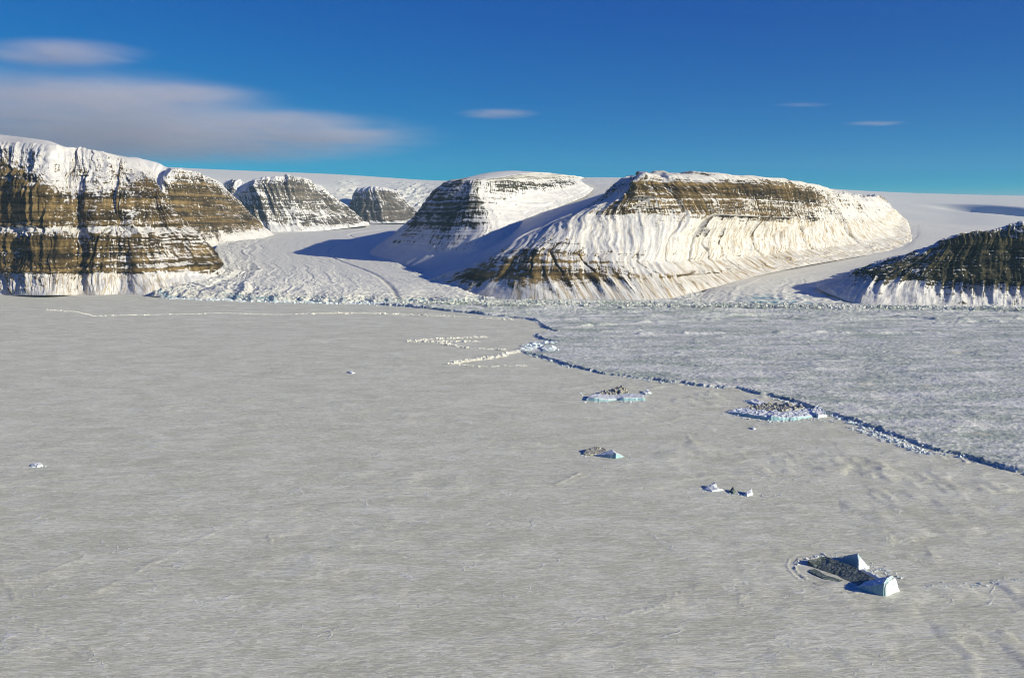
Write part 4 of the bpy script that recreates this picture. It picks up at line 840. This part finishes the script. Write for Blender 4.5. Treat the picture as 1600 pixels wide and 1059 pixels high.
# ------------------------------------------------------------------ clouds
def cloud_mat(name, dens, c, rx, ry, rz, seed, rag):
    m = bpy.data.materials.new(name); m.use_nodes = True; nt = m.node_tree; nt.nodes.clear()
    out = nt.nodes.new('ShaderNodeOutputMaterial'); v = nt.nodes.new('ShaderNodeVolumePrincipled')
    v.inputs['Color'].default_value = (.82, .81, .90, 1); v.inputs['Anisotropy'].default_value = 0.0
    tc = nt.nodes.new('ShaderNodeNewGeometry'); mp = nt.nodes.new('ShaderNodeMapping'); mp.vector_type = 'POINT'
    mp.inputs['Scale'].default_value = (3.6 / 11000, 1.8 / 11000, 3.2 / 900); mp.inputs['Location'].default_value = (seed * 3.1, 0, seed)
    nt.links.new(tc.outputs['Position'], mp.inputs[0])
    nz = nt.nodes.new('ShaderNodeTexNoise'); nz.inputs['Scale'].default_value = 1.0; nz.inputs['Detail'].default_value = 6; nz.inputs['Roughness'].default_value = .58
    nz.inputs['Distortion'].default_value = .5
    nt.links.new(mp.outputs[0], nz.inputs['Vector'])
    mr = nt.nodes.new('ShaderNodeMapRange'); mr.inputs['From Min'].default_value = .5 - rag; mr.inputs['From Max'].default_value = .5 + rag * .8
    mr.inputs['To Min'].default_value = .0; mr.inputs['To Max'].default_value = dens * 1.7
    nt.links.new(nz.outputs['Fac'], mr.inputs['Value'])
    oc = nt.nodes.new('ShaderNodeTexCoord'); m2 = nt.nodes.new('ShaderNodeMapping'); m2.inputs['Scale'].default_value = (1 / rx, 1 / ry, .9 / rz)
    nt.links.new(oc.outputs['Object'], m2.inputs[0]); ln_ = nt.nodes.new('ShaderNodeVectorMath'); ln_.operation = 'LENGTH'; nt.links.new(m2.outputs[0], ln_.inputs[0])
    fo = nt.nodes.new('ShaderNodeMapRange'); fo.interpolation_type = 'SMOOTHSTEP'; fo.inputs['From Min'].default_value = 1.0; fo.inputs['From Max'].default_value = .15
    nt.links.new(ln_.outputs['Value'], fo.inputs['Value'])
    mu = nt.nodes.new('ShaderNodeMath'); mu.operation = 'MULTIPLY'; nt.links.new(mr.outputs[0], mu.inputs[0]); nt.links.new(fo.outputs[0], mu.inputs[1])
    nt.links.new(mu.outputs[0], v.inputs['Density'])
    nt.links.new(v.outputs[0], out.inputs['Volume']); return m
def cloud(u, v, Y, w, h, dens, label, seed, th=1.0, tilt=0.0, rag=.21):
    """lens of thin vapour: w,h are its span in photo pixels at distance Y"""
    c = at(u, v, Y); rx = w / 2 / F * Y; rz = h / 2 / F * Y; ry = rx * .5
    nu, nv = 120, 40
    a = np.linspace(0, 2 * np.pi, nu, endpoint=False); b = np.linspace(-np.pi / 2, np.pi / 2, nv)
    AA, BB = np.meshgrid(a, b)
    sx = np.cos(BB) * np.cos(AA); sy = np.cos(BB) * np.sin(AA); sz = np.sin(BB)
    ln = 1 + .22 * fbm(sx * 2.5 + 5, sy * 2.5, 3, seed)
    X = sx * rx * ln; Yy = sy * ry * ln
    Z = np.sign(sz) * np.abs(sz) ** 1.3 * rz * (1 + .35 * fbm(X / rx * 3, Yy / ry * 3, 3, seed + 3)) * (.55 + .45 * (1 - sx ** 2)) + tilt * X
    V = np.stack([X, Yy, Z], -1).reshape(-1, 3) * 1.15
    i = np.arange(nu * nv).reshape(nv, nu); j = np.roll(i, -1, 1)
    Q = np.stack([i[:-1], j[:-1], j[1:], i[1:]], -1).reshape(-1, 4)
    o = link('cloud', mesh_np('cloud', V, Q), cloud_mat('thin_cloud', dens * 1.6 / (2 * ry), c, rx, ry, rz, seed, rag)); o.location = c; tag(o, label, 'cloud', 'thin lens clouds')
    return o
CL = [(60, 178, 62000, 860, 140, 1.9, 'large pale cloud bank over the left mountains', 1, 0),
      (300, 214, 72000, 860, 90, 2.2, 'lower grey layer of the left cloud bank', 2, 0),
      (440, 188, 66000, 330, 30, .9, 'thin right-hand tip of the left cloud bank', 3, -.01),
      (290, 146, 65000, 260, 26, .8, 'small smooth crest on top of the left cloud bank', 4, 0),
      (90, 84, 60000, 330, 42, 1.1, 'separate lens cloud high at the upper left', 5, -.015),
      (170, 150, 68000, 600, 44, 1.4, 'upper streaked layer of the left cloud bank', 9, -.01),
      (130, 226, 76000, 620, 60, 1.2, 'lowest hazy layer of the left cloud bank just over the cliff', 10, 0),
      (510, 212, 70000, 300, 26, 1.2, 'faint right end of the left cloud bank above the far mesas', 11, 0),
      (778, 178, 66000, 150, 17, .8, 'small faint cloud streak above the shaded mesa', 6, 0),
      (1255, 164, 66000, 110, 6, .4, 'faintest wisp above the central mesa', 7, 0),
      (1368, 193, 66000, 120, 8, .6, 'thin wisp right of the faintest one', 8, .01)]
for (u, v, Y, w, h, d, lab, sd_, tl) in CL: cloud(u, v, Y, w, h, d, lab, sd_, tilt=tl)

# ------------------------------------------------------------------ sky, sun, camera
w = bpy.data.worlds.new('World'); bpy.context.scene.world = w; w.use_nodes = True
nt = w.node_tree; bg = nt.nodes['Background']
sky = nt.nodes.new('ShaderNodeTexSky'); sky.sky_type = 'NISHITA'; sky.sun_disc = False
sun_vec = np.array([math.cos(SUN_AZ) * math.cos(SUN_EL), math.sin(SUN_AZ) * math.cos(SUN_EL), math.sin(SUN_EL)])
sky.sun_elevation = SUN_EL; sky.sun_rotation = math.atan2(sun_vec[0], sun_vec[1])
sky.altitude = 3000; sky.air_density = 1.0; sky.dust_density = 0.0; sky.ozone_density = 4.0
hs = nt.nodes.new('ShaderNodeHueSaturation'); hs.inputs['Saturation'].default_value = 1.95
nt.links.new(sky.outputs[0], hs.inputs['Color'])
sp = nt.nodes.new('ShaderNodeSeparateColor'); cb = nt.nodes.new('ShaderNodeCombineColor'); nt.links.new(hs.outputs[0], sp.inputs[0])
for ch, (L0, g, L1) in enumerate(((.112, 2.8, .100), (.319, 1.26, .345), (.558, .56, .600))):
    a_ = nt.nodes.new('ShaderNodeMath'); a_.operation = 'MULTIPLY'; a_.inputs[1].default_value = .087 / L0
    b_ = nt.nodes.new('ShaderNodeMath'); b_.operation = 'POWER'; b_.inputs[1].default_value = g
    c_ = nt.nodes.new('ShaderNodeMath'); c_.operation = 'MULTIPLY'; c_.inputs[1].default_value = L1 / .087
    d_ = nt.nodes.new('ShaderNodeMath'); d_.operation = 'MINIMUM'; d_.inputs[1].default_value = 12.0
    nt.links.new(sp.outputs[ch], a_.inputs[0]); nt.links.new(a_.outputs[0], b_.inputs[0]); nt.links.new(b_.outputs[0], c_.inputs[0]); nt.links.new(c_.outputs[0], d_.inputs[0])
    nt.links.new(d_.outputs[0], cb.inputs[ch])
nt.links.new(cb.outputs[0], bg.inputs[0]); bg.inputs[1].default_value = .060
sl = bpy.data.lights.new('sun', 'SUN'); sl.energy = 5.0; sl.angle = math.radians(.5); sl.color = (1, .935, .745)
so = bpy.data.objects.new('sun', sl); C.objects.link(so)
from mathutils import Vector
so.rotation_euler = Vector(sun_vec).to_track_quat('Z', 'Y').to_euler()
cam = bpy.data.cameras.new('camera'); co = bpy.data.objects.new('camera', cam); C.objects.link(co)
cam.sensor_width = 36; cam.lens = 36 * F / 1600; cam.clip_end = 200000; cam.clip_start = 1
co.location = (0, 0, HC); co.rotation_euler = (math.radians(90) - PITCH, 0, 0)
sc_ = bpy.context.scene; sc_.camera = co
sc_.view_settings.view_transform = 'Standard'; sc_.view_settings.look = 'None'; sc_.view_settings.gamma = 1; sc_.view_settings.exposure = 0.20
sc_.cycles.filter_width = 1.0; sc_.cycles.max_bounces = 6; sc_.cycles.diffuse_bounces = 3; sc_.cycles.volume_bounces = 1; sc_.cycles.transparent_max_bounces = 16
